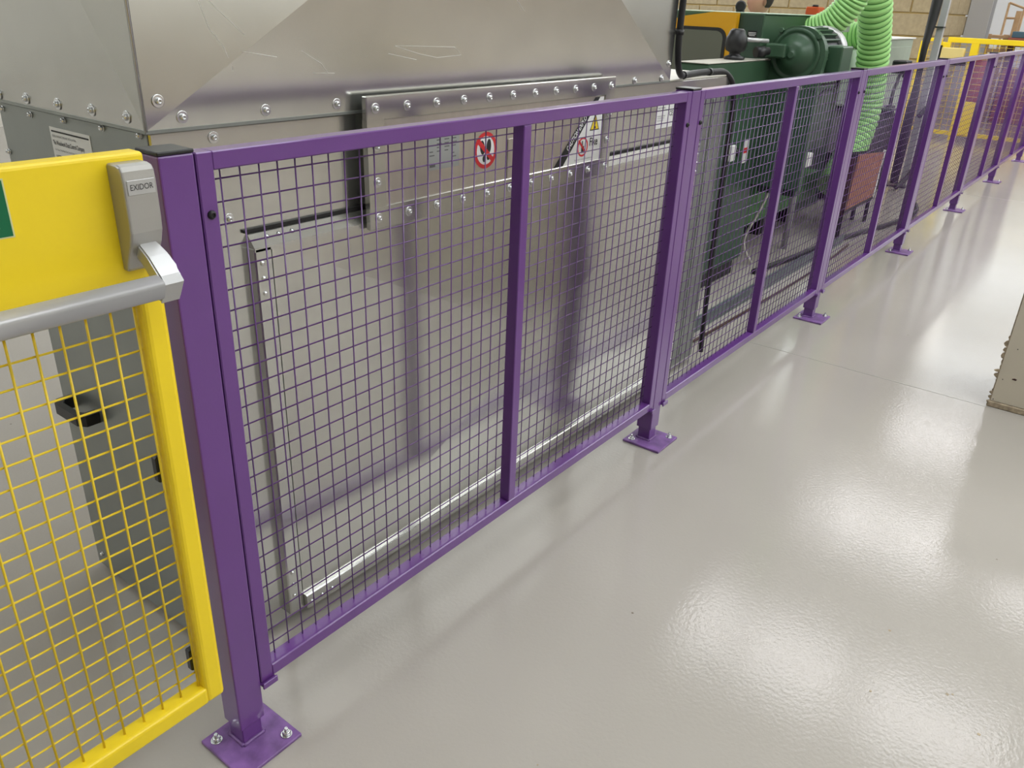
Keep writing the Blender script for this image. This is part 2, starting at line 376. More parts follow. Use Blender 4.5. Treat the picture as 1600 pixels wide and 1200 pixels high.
def anchor(x, y):
    bm = lathe(BM(), [(0, 0.0125), (0.002, 0.0125), (0.0022, 0.0122)], (x, y, 0.009), (0, 0, 1), 14)
    o = fin(bm, 'anchor_washer', M['zinc'], P)
    n = fin(lathe(lathe(BM(), [(0.0022, 0.0088), (0.0095, 0.0088), (0.0102, 0.0075)], (x, y, 0.009), (0, 0, 1), 6), [(0.0102, 0.0044), (0.018, 0.0044), (0.019, 0.0035)], (x, y, 0.009), (0, 0, 1), 10), 'anchor_nut', M['zinc'], P)
for x, y in ((-0.086, 0.062), (0.019, -0.040)): anchor(x, y)
# panel prototype
Q = thing('wire_fence', pan_lab[0], 'fence panel', (0.856, 0.0175, 0.15), 'purple fence panels')
bv = 0.002
fin(box(BM(), 0, Wd, 0, DP, ZB, ZT, bv), 'stile', M['purple'], Q)
fin(box(BM(), PW - Wd, PW, 0, DP, ZB, ZT, bv), 'stile', M['purple'], Q)
fin(box(BM(), 0.852, 0.882, 0.0005, DP - 0.0005, ZB + Wd, ZT - Wd, bv), 'centre_stile', M['purple'], Q)
fin(box(BM(), Wd - 0.001, PW - Wd + 0.001, 0.0002, DP - 0.0002, ZT - Wd, ZT - 0.0002, bv), 'top_rail', M['purple'], Q)
fin(box(BM(), Wd - 0.001, PW - Wd + 0.001, 0.0002, DP - 0.0002, ZB + 0.0002, ZB + Wd, bv), 'bottom_rail', M['purple'], Q)
def bolt_head(x, z, y0=0.0, r=0.0075):
    return lathe(BM(), [(0, r), (0.002, r), (0.005, r * 0.72), (0.0062, r * 0.45), (0.0055, r * 0.42), (0.0035, r * 0.38)], (x, y0, z), (0, -1, 0), 14)
for x in (0.0155, PW - 0.010):
    fin(bolt_head(x, 1.146), 'bolt', M['black'], Q)
# little support lugs under the ends
for s, x0 in ((1, 0.0), (-1, PW)):
    xx = (x0 - 0.0024, x0 + 0.034) if s > 0 else (x0 - 0.022, x0 + 0.0024)
    bm = box(BM(), xx[0], xx[1], -0.006, 0.034, ZB - 0.0065, ZB - 0.0015, 0.001); box(bm, xx[0], xx[1], -0.010, -0.005, ZB - 0.011, ZB + 0.004, 0.001)
    fin(bm, 'support_lug', M['purple'], Q)
wv = meshof(cyl(BM(), (0, 0, ZB + Wd - 0.004), (0, 0, ZT - Wd + 0.004), 0.00148, 6), 'wire_upright', M['purple_wire'])
wh = meshof(cyl(BM(), (Wd - 0.004, 0, 0), (PW - Wd + 0.004, 0, 0), 0.00148, 6), 'wire_cross', M['purple_wire'])
for i in range(43):
    x = WX0 + i * PT
    if 0.848 < x < 0.886: continue
    put(wv, 'wire', (x, 0.0262, 0), Q)
for j in range(27):
    put(wh, 'wire', (0, 0.0296, WZ0 - j * PT), Q)
posts = [P]; pans = [Q]
for k in range(1, 7):
    c = copy_tree(P, (k * L, 0, 0)); c['label'] = post_lab[k]; posts.append(c)
for k in range(1, 6):
    c = copy_tree(Q, (k * L, 0, 0)); c['label'] = pan_lab[k]; pans.append(c)

# ------------------------------------------------------------------ yellow gate
G = thing('mesh_gate', 'yellow mesh gate with a grey push bar at the left', 'gate', (-0.6, 0.02, 0.19))
gx0, gx1 = -1.12, -0.083
fin(box(BM(), gx1 - 0.040, gx1, 0, 0.04, 0.187, 1.256, 0.009, 3), 'stile', M['yellow'], G)
fin(box(BM(), gx0, gx0 + 0.04, 0, 0.04, 0.187, 1.256, 0.009, 3), 'stile', M['yellow'], G)
fin(box(BM(), gx0 + 0.035, gx1 - 0.035, 0.0005, 0.0395, 0.187, 0.227, 0.007, 3), 'bottom_rail', M['yellow'], G)
fin(box(BM(), gx0 + 0.002, gx1 - 0.0005, -0.0012, 0.034, 1.031, 1.2568, 0.006, 3), 'sheet_panel', M['yellow'], G)
wv = meshof(cyl(BM(), (0, 0, 0.22), (0, 0, 1.04), 0.0021, 8), 'gate_wire_upright', M['yellow_wire'])
wh = meshof(cyl(BM(), (gx0 + 0.036, 0, 0), (gx1 - 0.036, 0, 0), 0.0019, 8), 'gate_wire_cross', M['yellow_wire'])
for i in range(25):
    put(wv, 'wire', (-0.1265 - i * 0.0381, 0.020, 0), G)
for j in range(21):
    put(wh, 'wire', (0, 0.0238, 1.0225 - j * 0.0381), G)
for z in (0.273, 0.712):
    fin(box(BM(), -0.1235, -0.104, 0.0405, 0.058, z - 0.026, z + 0.026, 0.003), 'strike_block', M['black'], G)
# green sign at the left edge of the sheet
sg = fin(box(BM(), -0.430, -0.2800, -0.0018, -0.0013, 1.166, 1.243), 'sign_sticker', M['signedge'], G)
sg['label'] = 'dark green safety sign with pale edge'
fin(box(BM(), -0.428, -0.2822, -0.0022, -0.0018, 1.168, 1.241), 'sign_face', M['signgreen'], sg)
text('PUSH TO OPEN', 0.017, (-0.2955, -0.0026, 1.185), '-y', M['white'], sg, align='RIGHT')
# push bar device
hp = [(0.0, 1.246), (-0.022, 1.2465), (-0.032, 1.244), (-0.0365, 1.238), (-0.0385, 1.222), (-0.0385, 1.170), (-0.0370, 1.150), (-0.030, 1.130), (-0.020, 1.112), (-0.012, 1.092), (-0.008, 1.088), (0.0, 1.088)]
bm = prism(BM(), [(y - 0.0016, z) for y, z in hp], 'yz', -0.142, -0.091)
bmesh.ops.recalc_face_normals(bm, faces=bm.faces[:])
es = [e for e in bm.edges if abs(e.verts[0].co.x - e.verts[1].co.x) < 1e-6 and min(e.verts[0].co.y, e.verts[1].co.y) < -0.004]
bmesh.ops.bevel(bm, geom=es, offset=0.004, segments=3, affect='EDGES', profile=0.5, clamp_overlap=True)
hs = fin(bm, 'latch_housing', M['silver'], G); hs['label'] = 'silver grey latch housing'
# name plate on the housing, with the maker's word
npm = box(BM(), -0.137, -0.0955, -0.0412, -0.0402, 1.205, 1.226, 0.0004)
fin(npm, 'name_plate', M['alu'], hs)
text('EXIDOR', 0.0118, (-0.1162, -0.0415, 1.2155), '-y', M['ink'], hs, align='CENTER', sx=0.82)
fin(lathe(BM(), [(0, 0.004), (0.002, 0.004), (0.003, 0.0025), (0.0015, 0.002)], (-0.1225, -0.0215, 1.1055), (0, -0.85, -0.4), 12), 'screw', M['zinc'], hs)
# arm: slopes out and down to the bar end
bm = BM()
sec = [(-0.0215, 1.138, -0.126, -0.103), (-0.034, 1.131, -0.131, -0.100), (-0.058, 1.119, -0.133, -0.099), (-0.080, 1.107, -0.137, -0.103), (-0.094, 1.099, -0.139, -0.106), (-0.104, 1.088, -0.140, -0.106)]
up = []
rings = []
for i, (y, z, a, c) in enumerate(sec):
    th = 0.016 + 0.016 * i / 5
    dn = (-0.35, -0.9)
    if i >= 4: dn = (0.30, -0.95)
    n = (y + 0.0 - dn[0] * 0.0, z)
    lo = (y + (0.012 if i < 4 else 0.018), z - th)
    rings.append([bm.verts.new((a, y, z)), bm.verts.new((c, y, z)), bm.verts.new((c, lo[0], lo[1])), bm.verts.new((a, lo[0], lo[1]))])
for i in range(len(rings) - 1):
    for k in range(4): bm.faces.new((rings[i][k], rings[i][(k + 1) % 4], rings[i + 1][(k + 1) % 4], rings[i + 1][k]))
bm.faces.new(rings[0][::-1]); bm.faces.new(rings[-1])
bmesh.ops.bevel(bm, geom=[e for e in bm.edges if abs(e.verts[0].co.x - e.verts[1].co.x) < 0.008], offset=0.0025, segments=2, affect='EDGES')
am = fin(bm, 'push_arm', M['alu'], G); am['label'] = 'satin metal lever arm'
# the bar itself: a flattened oval tube
bm = BM(); ring = []
N = 20
for x in (-1.06, -0.1395):
    rr = []
    for k in range(N):
        a = 2 * math.pi * k / N
        yy = math.copysign(abs(math.cos(a)) ** 0.42, math.cos(a)) * 0.0135; zz = math.copysign(abs(math.sin(a)) ** 0.42, math.sin(a)) * 0.0155
        c, s_ = math.cos(0.35), math.sin(0.35)
        rr.append(bm.verts.new((x, -0.092 + yy * c - zz * s_, 1.0835 + yy * s_ + zz * c)))
    ring.append(rr)
for k in range(N):
    f = bm.faces.new((ring[0][k], ring[0][(k + 1) % N], ring[1][(k + 1) % N], ring[1][k])); f.smooth = True
bm.faces.new(ring[0]); bm.faces.new(ring[1][::-1])
fin(bm, 'push_bar', M['alu'], G)['label'] = 'satin grey horizontal push bar'

# ------------------------------------------------------------------ galvanised dust extractor
E = thing('dust_extractor', 'large galvanised steel dust extractor casing behind the first purple panel', 'extractor', (1.2, 0.55, 0))
lower = fin(box(box(BM(), 0.066, 2.55, 0.245, 0.835, 0.012, 1.2385, 0.003), 0.09, 2.53, 0.27, 0.81, 0.0, 0.012), 'lower_casing', M['steel'], E)
# separate folded side sheet, duller
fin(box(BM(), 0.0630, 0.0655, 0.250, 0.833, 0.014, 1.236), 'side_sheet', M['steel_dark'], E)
ux0, ux1, uy0, uy1, uz0, uz1 = 0.056, 2.01, 0.235, 0.935, 1.2435, 2.42
def cross_broken(bm, c00, c10, c11, c01, n, depth):
    """four facets rising from the corners to a centre lifted along n"""
    vs = [bm.verts.new(c) for c in (c00, c10, c11, c01)]
    ce = sum((Vector(c) for c in (c00, c10, c11, c01)), Vector()) / 4 + Vector(n) * depth
    v = bm.verts.new(ce)
    for i in range(4): bm.faces.new((vs[i], vs[(i + 1) % 4], v))
bm = BM()
cross_broken(bm, (ux0, uy0, uz0), (ux1, uy0, uz0), (ux1, uy0, uz1), (ux0, uy0, uz1), (0, -1, 0), 0.048)
cross_broken(bm, (ux0, uy1, uz0), (ux0, uy0, uz0), (ux0, uy0, uz1), (ux0, uy1, uz1), (-1, 0, 0), 0.045)
cross_broken(bm, (ux1, uy1, uz0), (ux1, uy1, uz1), (ux0, uy1, uz1), (ux0, uy1, uz0), (0, 1, 0), 0.02)
cross_broken(bm, (ux1, uy0, uz0), (ux1, uy1, uz0), (ux1, uy1, uz1), (ux1, uy0, uz1), (1, 0, 0), 0.01)
for z in (uz0, uz1):
    bm.faces.new([bm.verts.new(q) for q in ((ux0, uy0, z), (ux1, uy0, z), (ux1, uy1, z), (ux0, uy1, z))])
bmesh.ops.remove_doubles(bm, verts=bm.verts[:], dist=1e-5)
up = fin(bm, 'upper_casing', M['steel'], E)
up['label'] = 'cross-creased galvanised upper casing'
fin(tube(BM(), [(ux0 + 0.0, uy0 + 0.0, uz0), (ux0, uy0, uz1)], 0.0035, 8, 1), 'corner_seam', M['steel'], up)
bm = box(BM(), ux0 - 0.001, ux1, uy0 - 0.0015, uy0 + 0.0, uz0 - 0.004, uz0 + 0.002); box(bm, ux0 - 0.0015, ux0, uy0, uy1, uz0 - 0.004, uz0 + 0.002)
fin(bm, 'seam_lip', M['steel_dark'], up)
# duct above (out of frame, closes the casing)
fin(lathe(BM(), [(0, 0.26), (0.5, 0.20), (2.3, 0.20)], (1.0, 0.58, uz1), (0, 0, 1), 24), 'outlet_duct', M['steel'], E)
def bolt_mesh(rw, rh, nm):
    """washer + pan head with recess, axis -y"""
    bm = lathe(BM(), [(0, rw), (0.0016, rw), (0.002, rw * 0.93)], (0, 0, 0), (0, -1, 0), 16)
    lathe(bm, [(0.002, rh), (0.0045, rh), (0.0072, rh * 0.72), (0.0078, rh * 0.42), (0.0050, rh * 0.36)], (0, 0, 0), (0, -1, 0), 10)
    return meshof(bm, nm, M['zinc'])
bw = bolt_mesh(0.0115, 0.0062, 'washer_bolt'); bs = bolt_mesh(0.0065, 0.0055, 'pan_bolt')
rv = meshof(lathe(BM(), [(0, 0.0055), (0.0012, 0.0055), (0.0034, 0.0036), (0.004, 0.001)], (0, 0, 0), (0, -1, 0), 10), 'rivet', M['zinc'])
FX = (0, 0, -math.pi / 2)       # turns -y to -x
for x, z in ((0.0855, 1.2935), (0.128, 1.2635), (0.309, 1.263), (0.491, 1.263), (1.760, 1.2545), (1.944, 1.2545), (1.985, 1.30), (1.25, 1.262), (1.5, 1.262)):
    put(bw, 'bolt', (x, uy0 - 0.0015 - 0.022 * 0.0, z), up)
for y, z in ((0.288, 1.2635), (0.410, 1.2630), (0.540, 1.261), (0.672, 1.259), (0.797, 1.257)):
    put(bw, 'bolt', (ux0 - 0.0015, y, z), up, FX)
for x, z in ((0.194, 1.2205), (0.208, 1.062)):
    put(bw, 'bolt', (x, 0.2447, z), lower)
for y, z in ((0.267, 1.2335), (0.397, 1.2315), (0.544, 1.229), (0.685, 1.2255), (0.814, 1.2245), (0.827, 1.133), (0.827, 1.0), (0.80, 0.055)):
    put(bs, 'bolt', (0.0628, y, z), lower, FX)
# data label on the left face
lb = fin(box(BM(), 0.0618, 0.0629, 0.453, 0.613, 1.085, 1.211), 'data_label', M['white'], E); lb['label'] = 'white maker label with black print'
fin(box(BM(), 0.0612, 0.0618, 0.458, 0.606, 1.2015, 1.2045), 'label_rule', M['ink'], lb)
text('DESIGN, MANUFACTURE AND INSTALLATION', 0.0066, (0.0612, 0.606, 1.1935), '-x', M['greyink'], lb, sx=0.70)
text('The Woodwork Dust Control Company', 0.0125, (0.0612, 0.606, 1.1805), '-x', M['ink'], lb, sx=0.60, bold=0.0002)
text('Unit House, Work Road, Dust Control Systems, Telephone', 0.0058, (0.0612, 0.603, 1.167), '-x', M['greyink'], lb, sx=0.72)
text('SAFETY WARNING', 0.0098, (0.0612, 0.603, 1.152), '-x', M['ink'], lb, sx=0.7, bold=0.0002)
text('CE', 0.020, (0.0612, 0.530, 1.147), '-x', M['ink'], lb, bold=0.0004)
# black pull handle on the left face
def pull(yc, z, parent, name='pull_handle'):
    bm = BM()
    prism(bm, [(0.0625, yc + 0.072), (0.030, yc + 0.072), (0.016, yc + 0.050), (0.016, yc - 0.050), (0.030, yc - 0.072), (0.0625, yc - 0.072),
               (0.0625, yc - 0.050), (0.040, yc - 0.050), (0.032, yc - 0.038), (0.032, yc + 0.038), (0.040, yc + 0.050), (0.0625, yc + 0.050)], 'xy', z - 0.014, z + 0.014)
    o = fin(bm, name, M['black'], E); o['label'] = 'black pull handle'; return o
pull(0.722, 0.532, E)
# label on the right part of the front
lr = fin(box(BM(), 1.958, 2.088, 0.2436, 0.2449, 1.083, 1.185), 'data_label', M['white'], E); lr['label'] = 'white rating label on the front right'
text('The Woodwork Dust Control Company', 0.0085, (1.964, 0.2432, 1.168), '-y', M['ink'], lr, sx=0.55)
text('SAFETY WARNING', 0.009, (1.964, 0.2432, 1.152), '-y', M['ink'], lr, sx=0.7)
text('Keep doors and panels closed\nwhile the fan is running and\nempty the bins each day', 0.0075, (1.964, 0.2432, 1.118), '-y', M['greyink'], lr, sx=0.62)
text('CE', 0.024, (2.050, 0.2432, 1.130), '-y', M['ink'], lr, bold=0.0003)
# front access door (cross broken, folded edges)
dx0, dx1, dz0, dz1, dy = 0.243, 2.300, 0.042, 0.998, 0.222
door = BM()
ed = 0.043
cross_broken(door, (dx0 + ed, dy, dz0 + 0.02), (dx1 - ed, dy, dz0 + 0.02), (dx1 - ed, dy, dz1 - 0.004), (dx0 + ed, dy, dz1 - 0.004), (0, -1, 0), 0.020)
D = fin(door, 'access_door', M['steel_brushed'], E); D['label'] = 'cross-creased galvanised access door'
bm = box(BM(), dx0, dx0 + ed, dy - 0.001, 0.2445, dz0, dz1, 0.003); fin(bm, 'edge_strip', M['steel'], D)
bm = box(BM(), dx1 - ed, dx1, dy - 0.001, 0.2445, dz0, dz1, 0.003); fin(bm, 'edge_strip', M['steel'], D)
bm = BM(); prism(bm, [(dy - 0.001, dz1 - 0.008), (dy - 0.001, dz1), (0.2445, dz1 + 0.030), (0.2445, dz1 - 0.008)], 'yz', dx0 + 0.001, dx1 - 0.001); fin(bm, 'top_flange', M['steel'], D)
bm = BM(); prism(bm, [(dy + 0.004, dz0), (dy - 0.014, dz0 + 0.002), (dy - 0.014, dz0 + 0.041), (dy - 0.010, dz0 + 0.043), (dy + 0.004, dz0 + 0.043)], 'yz', dx0 + ed, dx1 - ed); fin(bm, 'bottom_lip', M['steel'], D)
fin(box(BM(), dx0 + ed, dx1 - ed, dy + 0.006, 0.2445, dz0 + 0.002, dz1 - 0.009), 'backing', M['steel_dark'], D)
fin(box(BM(), dx0 - 0.008, dx1, 0.238, 0.2448, dz1 + 0.0305, dz1 + 0.037), 'seal', M['rubber'], D)  # black strip stands for the shaded gap above the door flange
for z in (0.965, 0.932, 0.899, 0.168, 0.132, 0.097):
    put(rv, 'rivet', (dx0 + 0.016, dy - 0.001, z), D)
    put(rv, 'rivet', (dx1 - 0.016, dy - 0.001, z), D)
for x in (0.300, 0.334, 0.368, 2.18, 2.215, 2.25):
    put(rv, 'rivet', (x, dy - 0.014, dz0 + 0.018), D)
for x in (0.285, 0.315, 0.35):
    put(rv, 'rivet', (x, 0.234, dz1 + 0.0165), D, (-math.pi / 4, 0, 0))
# right hand part: folded ribs on the front
fin(box(BM(), 2.325, 2.548, 0.2435, 0.2449, 0.03, 1.19), 'end_panel', M['steel_dark'], E)  # added darker sheet covering the casing front beside the door
for i, x in enumerate((2.345, 2.41, 2.48)):
    fin(box(BM(), x, x + 0.018, 0.2405, 0.2434, 0.05, 1.16, 0.001), 'rib', M['steel_dark'], E)
fin(box(BM(), 2.012, 2.552, 0.2452, 0.83, 1.2388, 1.2435, 0.001), 'ledge_sheet', M['tabletop'], E)
fin(box(BM(), 2.09, 2.20, 0.50, 0.60, 1.2437, 1.285, 0.004), 'junction_box', M['white'], E)
# bolted explosion vent
V = BM()
hx0, hx1, hz0, hz1, hy = 0.545, 1.585, 0.984, 1.2775, 0.200
V = fin(box(BM(), hx0 + 0.035, hx1 - 0.035, hy + 0.016, 0.2448, hz0 + 0.03, hz1 - 0.03), 'explosion_vent', M['steel_dark'], E)
V['label'] = 'raised vent hatch with a bolted frame and safety stickers'
bm = BM(); fw = 0.052
box(bm, hx0, hx1, hy, hy + 0.0155, hz1 - fw, hz1, 0.002); box(bm, hx0, hx1, hy, hy + 0.0155, hz0, hz0 + fw, 0.002)
box(bm, hx0, hx0 + fw, hy + 0.0002, hy + 0.0153, hz0 + fw - 0.003, hz1 - fw + 0.003); box(bm, hx1 - fw, hx1, hy + 0.0002, hy + 0.0153, hz0 + fw - 0.003, hz1 - fw + 0.003)
fin(bm, 'bolted_frame', M['steel'], V)
fin(box(BM(), hx0 + fw - 0.002, hx1 - fw + 0.002, hy + 0.004, hy + 0.0155, hz0 + fw - 0.002, hz1 - fw + 0.002), 'vent_sheet', M['stainless'], V)
n = 11
for i in range(n):
    x = hx0 + 0.026 + (hx1 - hx0 - 0.052) * i / (n - 1)
    put(bw, 'bolt', (x, hy, hz1 - 0.026), V); put(bw, 'bolt', (x, hy, hz0 + 0.026), V)
for z in (hz0 + 0.107, hz0 + 0.187):
    put(bw, 'bolt', (hx0 + 0.026, hy, z), V); put(bw, 'bolt', (hx1 - 0.026, hy, z), V)
sy = hy + 0.0034
# footprint prohibition sign
def disc(bm, cx, cz, rx, rz, y, n=32, ri=None, ang=0.0):
    c, s_ = math.cos(ang), math.sin(ang)
    def p(k, f):
        a = 2 * math.pi * k / n; q = (math.cos(a) * rx * f, math.sin(a) * rz * f)
        return bm.verts.new((cx + q[0] * c - q[1] * s_, y, cz + q[0] * s_ + q[1] * c))
    if ri is None: bm.faces.new([p(k, 1) for k in range(n)])
    else:
        A = [p(k, 1) for k in range(n)]; B = [p(k, ri) for k in range(n)]
        for k in range(n): bm.faces.new((A[k], A[(k + 1) % n], B[(k + 1) % n], B[k]))
    return bm
def quad(bm, pts, y): bm.faces.new([bm.verts.new((a, y, c)) for a, c in pts]); return bm
cx, cz = 0.960, 1.121
fin(disc(BM(), cx, cz, 0.0455, 0.0455, sy), 'no_standing_sticker', M['white'], V)['label'] = 'round red and white no standing sticker'
fin(disc(BM(), cx, cz, 0.0465, 0.0465, sy - 0.0004, ri=0.78), 'sticker_ring', M['red'], V)
bm = BM(); disc(bm, cx - 0.0135, cz + 0.008, 0.0095, 0.0185, sy - 0.0003, 20, ang=0.15); disc(bm, cx - 0.006, cz - 0.021, 0.0062, 0.0085, sy - 0.0003, 16, ang=0.1)
disc(bm, cx + 0.0125, cz + 0.0095, 0.0095, 0.0185, sy - 0.0003, 20, ang=-0.05); disc(bm, cx + 0.0110, cz - 0.0175, 0.0062, 0.0085, sy - 0.0003, 16)
fin(bm, 'footprint', M['ink'], V)
fin(quad(BM(), [(cx - 0.036, cz + 0.022), (cx - 0.027, cz + 0.031), (cx + 0.034, cz - 0.023), (cx + 0.026, cz - 0.032)], sy - 0.0006), 'sticker_bar', M['red'], V)
# data plate
fin(box(BM(), 0.741, 0.855, sy - 0.0006, sy + 0.0004, 1.095, 1.205), 'data_plate', M['greylabel'], V)
bm = BM(); random.seed(3)
for r in range(9):
    for c0 in (0.746, 0.772, 0.800, 0.828):
        if random.random() < 0.75:
            l = random.uniform(0.006, 0.018); z = 1.19 - r * 0.0088; box(bm, c0, c0 + l, sy - 0.0009, sy - 0.0006, z, z + 0.0026)
box(bm, 0.746, 0.766, sy - 0.0009, sy - 0.0006, 1.102, 1.108)
fin(bm, 'data_plate_print', M['greyink'], V, 'stuff')
# triangular warning sticker, black stripe along its long side
tri = [(1.318, 1.032), (1.514, 1.032), (1.524, 1.036), (1.5275, 1.046), (1.5275, 1.222), (1.506, 1.222)]
fin(quad(BM(), tri, sy), 'warning_sticker', M['white'], V)['label'] = 'white triangular warning sticker with a black diagonal stripe'
fin(quad(BM(), [(1.271, 1.032), (1.320, 1.032), (1.506, 1.222), (1.478, 1.222)], sy - 0.0003), 'sticker_stripe', M['ink'], V)
ang = math.atan2(0.19, 0.197)
text('CAUTION EXPLOSION', 0.0225, (1.343, sy - 0.0008, 1.081), '-y', M['white'], V, rot=ang, sx=0.72, bold=0.0005)
fin(quad(BM(), [(1.459, 1.126), (1.513, 1.126), (1.486, 1.176)], sy - 0.0003), 'warning_triangle', M['ink'], V)
fin(quad(BM(), [(1.4645, 1.1292), (1.5075, 1.1292), (1.486, 1.1695)], sy - 0.0005), 'warning_triangle_face', M['signyellow'], V)
fin(quad(quad(BM(), [(1.483, 1.142), (1.489, 1.142), (1.4895, 1.157), (1.4825, 1.157)], sy - 0.0007), [(1.479, 1.131), (1.493, 1.131), (1.490, 1.139), (1.482, 1.139)], sy - 0.0007), 'warning_symbol', M['ink'], V)
fin(disc(BM(), 1.4260, 1.082, 0.029, 0.029, sy - 0.0003, ri=0.80), 'prohibition_ring', M['red'], V)
fin(quad(BM(), [(1.400, 1.100), (1.405, 1.105), (1.446, 1.066), (1.441, 1.061)], sy - 0.0007), 'prohibition_bar', M['red'], V)
fin(quad(quad(BM(), [(1.419, 1.066), (1.434, 1.066), (1.434, 1.084), (1.419, 1.084)], sy - 0.0005), [(1.421, 1.084), (1.426, 1.084), (1.426, 1.100), (1.421, 1.100)], sy - 0.0005), 'hand_symbol', M['ink'], V)
text('Fike', 0.034, (1.462, sy - 0.0005, 1.092), '-y', M['ink'], V, sx=0.85, bold=0.0007)
text('Do not touch or stand on this explosion vent', 0.006, (1.385, sy - 0.0005, 1.046), '-y', M['greyink'], V, sx=0.9)
# embossed slot
fin(box(BM(), 1.052, 1.077, sy - 0.0025, sy + 0.0003, 1.036, 1.142, 0.002), 'lift_plate', M['stainless'], V)
# scratches in the upper sheet
bm = BM()
def scr(pts, yoff=0.0):
    Q3 = []
    for a, c in pts:
        # front facets: height of the cross break at (a,c)
        tx = min((a - ux0), (ux1 - a)) / ((ux1 - ux0) / 2); tz = min((c - uz0), (uz1 - c)) / ((uz1 - uz0) / 2)
        Q3.append((a, uy0 - 0.048 * min(tx, tz) - 0.0002, c))
    tube(bm, Q3, 0.00045, 4, 0)
for s in ([(0.66, 1.375), (0.74, 1.357), (0.80, 1.348), (0.885, 1.352), (0.86, 1.37), (0.66, 1.376)], [(0.18, 1.47), (0.20, 1.41), (0.225, 1.38), (0.24, 1.34)], [(0.20, 1.46), (0.27, 1.40)], [(0.26, 1.372), (0.34, 1.36)],
          [(1.07, 1.49), (1.12, 1.455)], [(0.40, 1.37), (0.45, 1.345), (0.47, 1.325)], [(0.43, 1.327), (0.485, 1.325)], [(0.64, 1.36), (0.73, 1.345)]): scr(s)
fin(bm, 'scratches', M['scratch'], up, 'stuff')
# tall angle and black cable at the right hand edge
fin(box(box(BM(), 2.012, 2.030, 0.246, 0.250, 1.2436, 2.4), 2.026, 2.030, 0.250, 0.275, 1.2436, 2.4), 'corner_angle', M['alu'], E)
cab = fin(tube(BM(), [(2.022, 0.222, 2.45), (2.020, 0.222, 1.7), (2.016, 0.222, 1.42), (2.035, 0.225, 1.31), (2.085, 0.235, 1.262), (2.16, 0.255, 1.2555), (2.30, 0.275, 1.2555), (2.42, 0.268, 1.2555), (2.52, 0.250, 1.245), (2.575, 0.232, 1.16), (2.582, 0.230, 0.9), (2.590, 0.230, 0.4), (2.61, 0.225, 0.03)], 0.0115, 10, 8), 'cable', M['rubber'])
tag(cab, 'black cable running down the right edge of the galvanised extractor', 'cable')
for q, d in (((2.018, 0.222, 1.40), (0, 0, 1)), ((2.14, 0.249, 1.2555), (1, 0.1, 0)), ((2.40, 0.270, 1.2555), (1, 0, 0))):
    dv = Vector(d).normalized() * 0.008
    fin(cyl(BM(), Vector(q) - dv, Vector(q) + dv, 0.0145, 10), 'cable_clip', M['black'], cab)

# ------------------------------------------------------------------ green moulder
T = thing('woodworking_machine', 'big green woodworking machine with a yellow hood behind the second fence panel', 'machine', (4.4, 1.0, 0))
fin(box(BM(), 3.20, 4.02, 0.65, 0.80, 0.10, 1.232, 0.006), 'front_cabinet', M['green'], T)
fin(box(BM(), 3.195, 4.02, 0.646, 0.804, 1.2325, 1.238, 0.002), 'cabinet_top', M['tabletop'], T)  # pale beige paints the glare on the cabinet top
fin(box(BM(), 3.25, 3.98, 0.68, 0.79, 0.0, 0.0995), 'cabinet_plinth', M['rubber'], T)
fin(box(BM(), 3.60, 3.655, 0.628, 0.6495, 0.725, 0.81, 0.004), 'switch_box', M['white'], T)
fin(lathe(BM(), [(0, 0.022), (0.012, 0.024), (0.022, 0.018)], (3.695, 0.6495, 0.765), (0, -1, 0), 14), 'switch_knob', M['black'], T)
lb = fin(box(BM(), 3.80, 3.875, 0.648, 0.6497, 0.69, 0.82), 'warning_label', M['white'], T)
fin(box(BM(), 3.81, 3.865, 0.6474, 0.6479, 0.745, 0.775), 'label_patch', M['red'], lb)
# upper body with hood
fin(box(BM(), 3.905, 4.85, 0.683, 1.55, 0.86, 1.460, 0.006), 'upper_body', M['green'], T)
fin(box(BM(), 3.900, 3.9045, 0.69, 0.820, 1.235, 1.457), 'side_cover', M['greendark'], T)  # side turned from the light, its shade put into darker green
fin(box(BM(), 3.91, 4.86, 0.676, 1.55, 1.4605, 1.4665, 0.002), 'top_sheet', M['palegreen'], T)
lb = fin(box(BM(), 3.8985, 3.8998, 0.712, 0.765, 1.343, 1.378), 'machine_plate', M['ink'], T)
fin(box(box(box(BM(), 3.8978, 3.8984, 0.717, 0.760, 1.366, 1.3685), 3.8978, 3.8984, 0.717, 0.760, 1.359, 1.3615), 3.8978, 3.8984, 0.722, 0.755, 1.352, 1.3545), 'plate_print', M['white'], lb)
# hood: yellow surround with rounded window
def rrect(y0, y1, z0, z1, r, n=6):
    out = []
    for cy, cz, a0 in ((y1 - r, z1 - r, 0), (y0 + r, z1 - r, 90), (y0 + r, z0 + r, 180), (y1 - r, z0 + r, 270)):
        for k in range(n + 1):
            a = math.radians(a0 + 90 * k / n); out.append((cy + r * math.cos(a), cz + r * math.sin(a)))
    return out
hx = 3.86
outer = [(0.823, 1.105), (0.823, 1.463), (0.96, 1.463), (1.165, 1.432), (1.198, 1.415), (1.205, 1.38), (1.205, 1.105)]
inner = rrect(0.875, 1.185, 1.16, 1.375, 0.05)
bm = BM(); prism(bm, outer, 'yz', hx, 3.899)
hood = fin(bm, 'hood', M['amber'], T); hood['label'] = 'yellow hood with a smoked window'
fin(prism(BM(), rrect(0.868, 1.195, 1.11, 1.385, 0.055), 'yz', hx - 0.006, hx - 0.0005), 'window_seal', M['black'], hood)
fin(prism(BM(), rrect(0.885, 1.180, 1.125, 1.368, 0.045), 'yz', hx - 0.008, hx - 0.0062), 'window_pane', M['window'], hood)
bm = BM(); prism(bm, [(y, z) for y, z in outer], 'yz', 3.8995, 4.6); 
fin(box(BM(), 3.862, 3.9040, 0.825, 1.20, 0.10, 1.104), 'hood_base', M['greendark'], T)
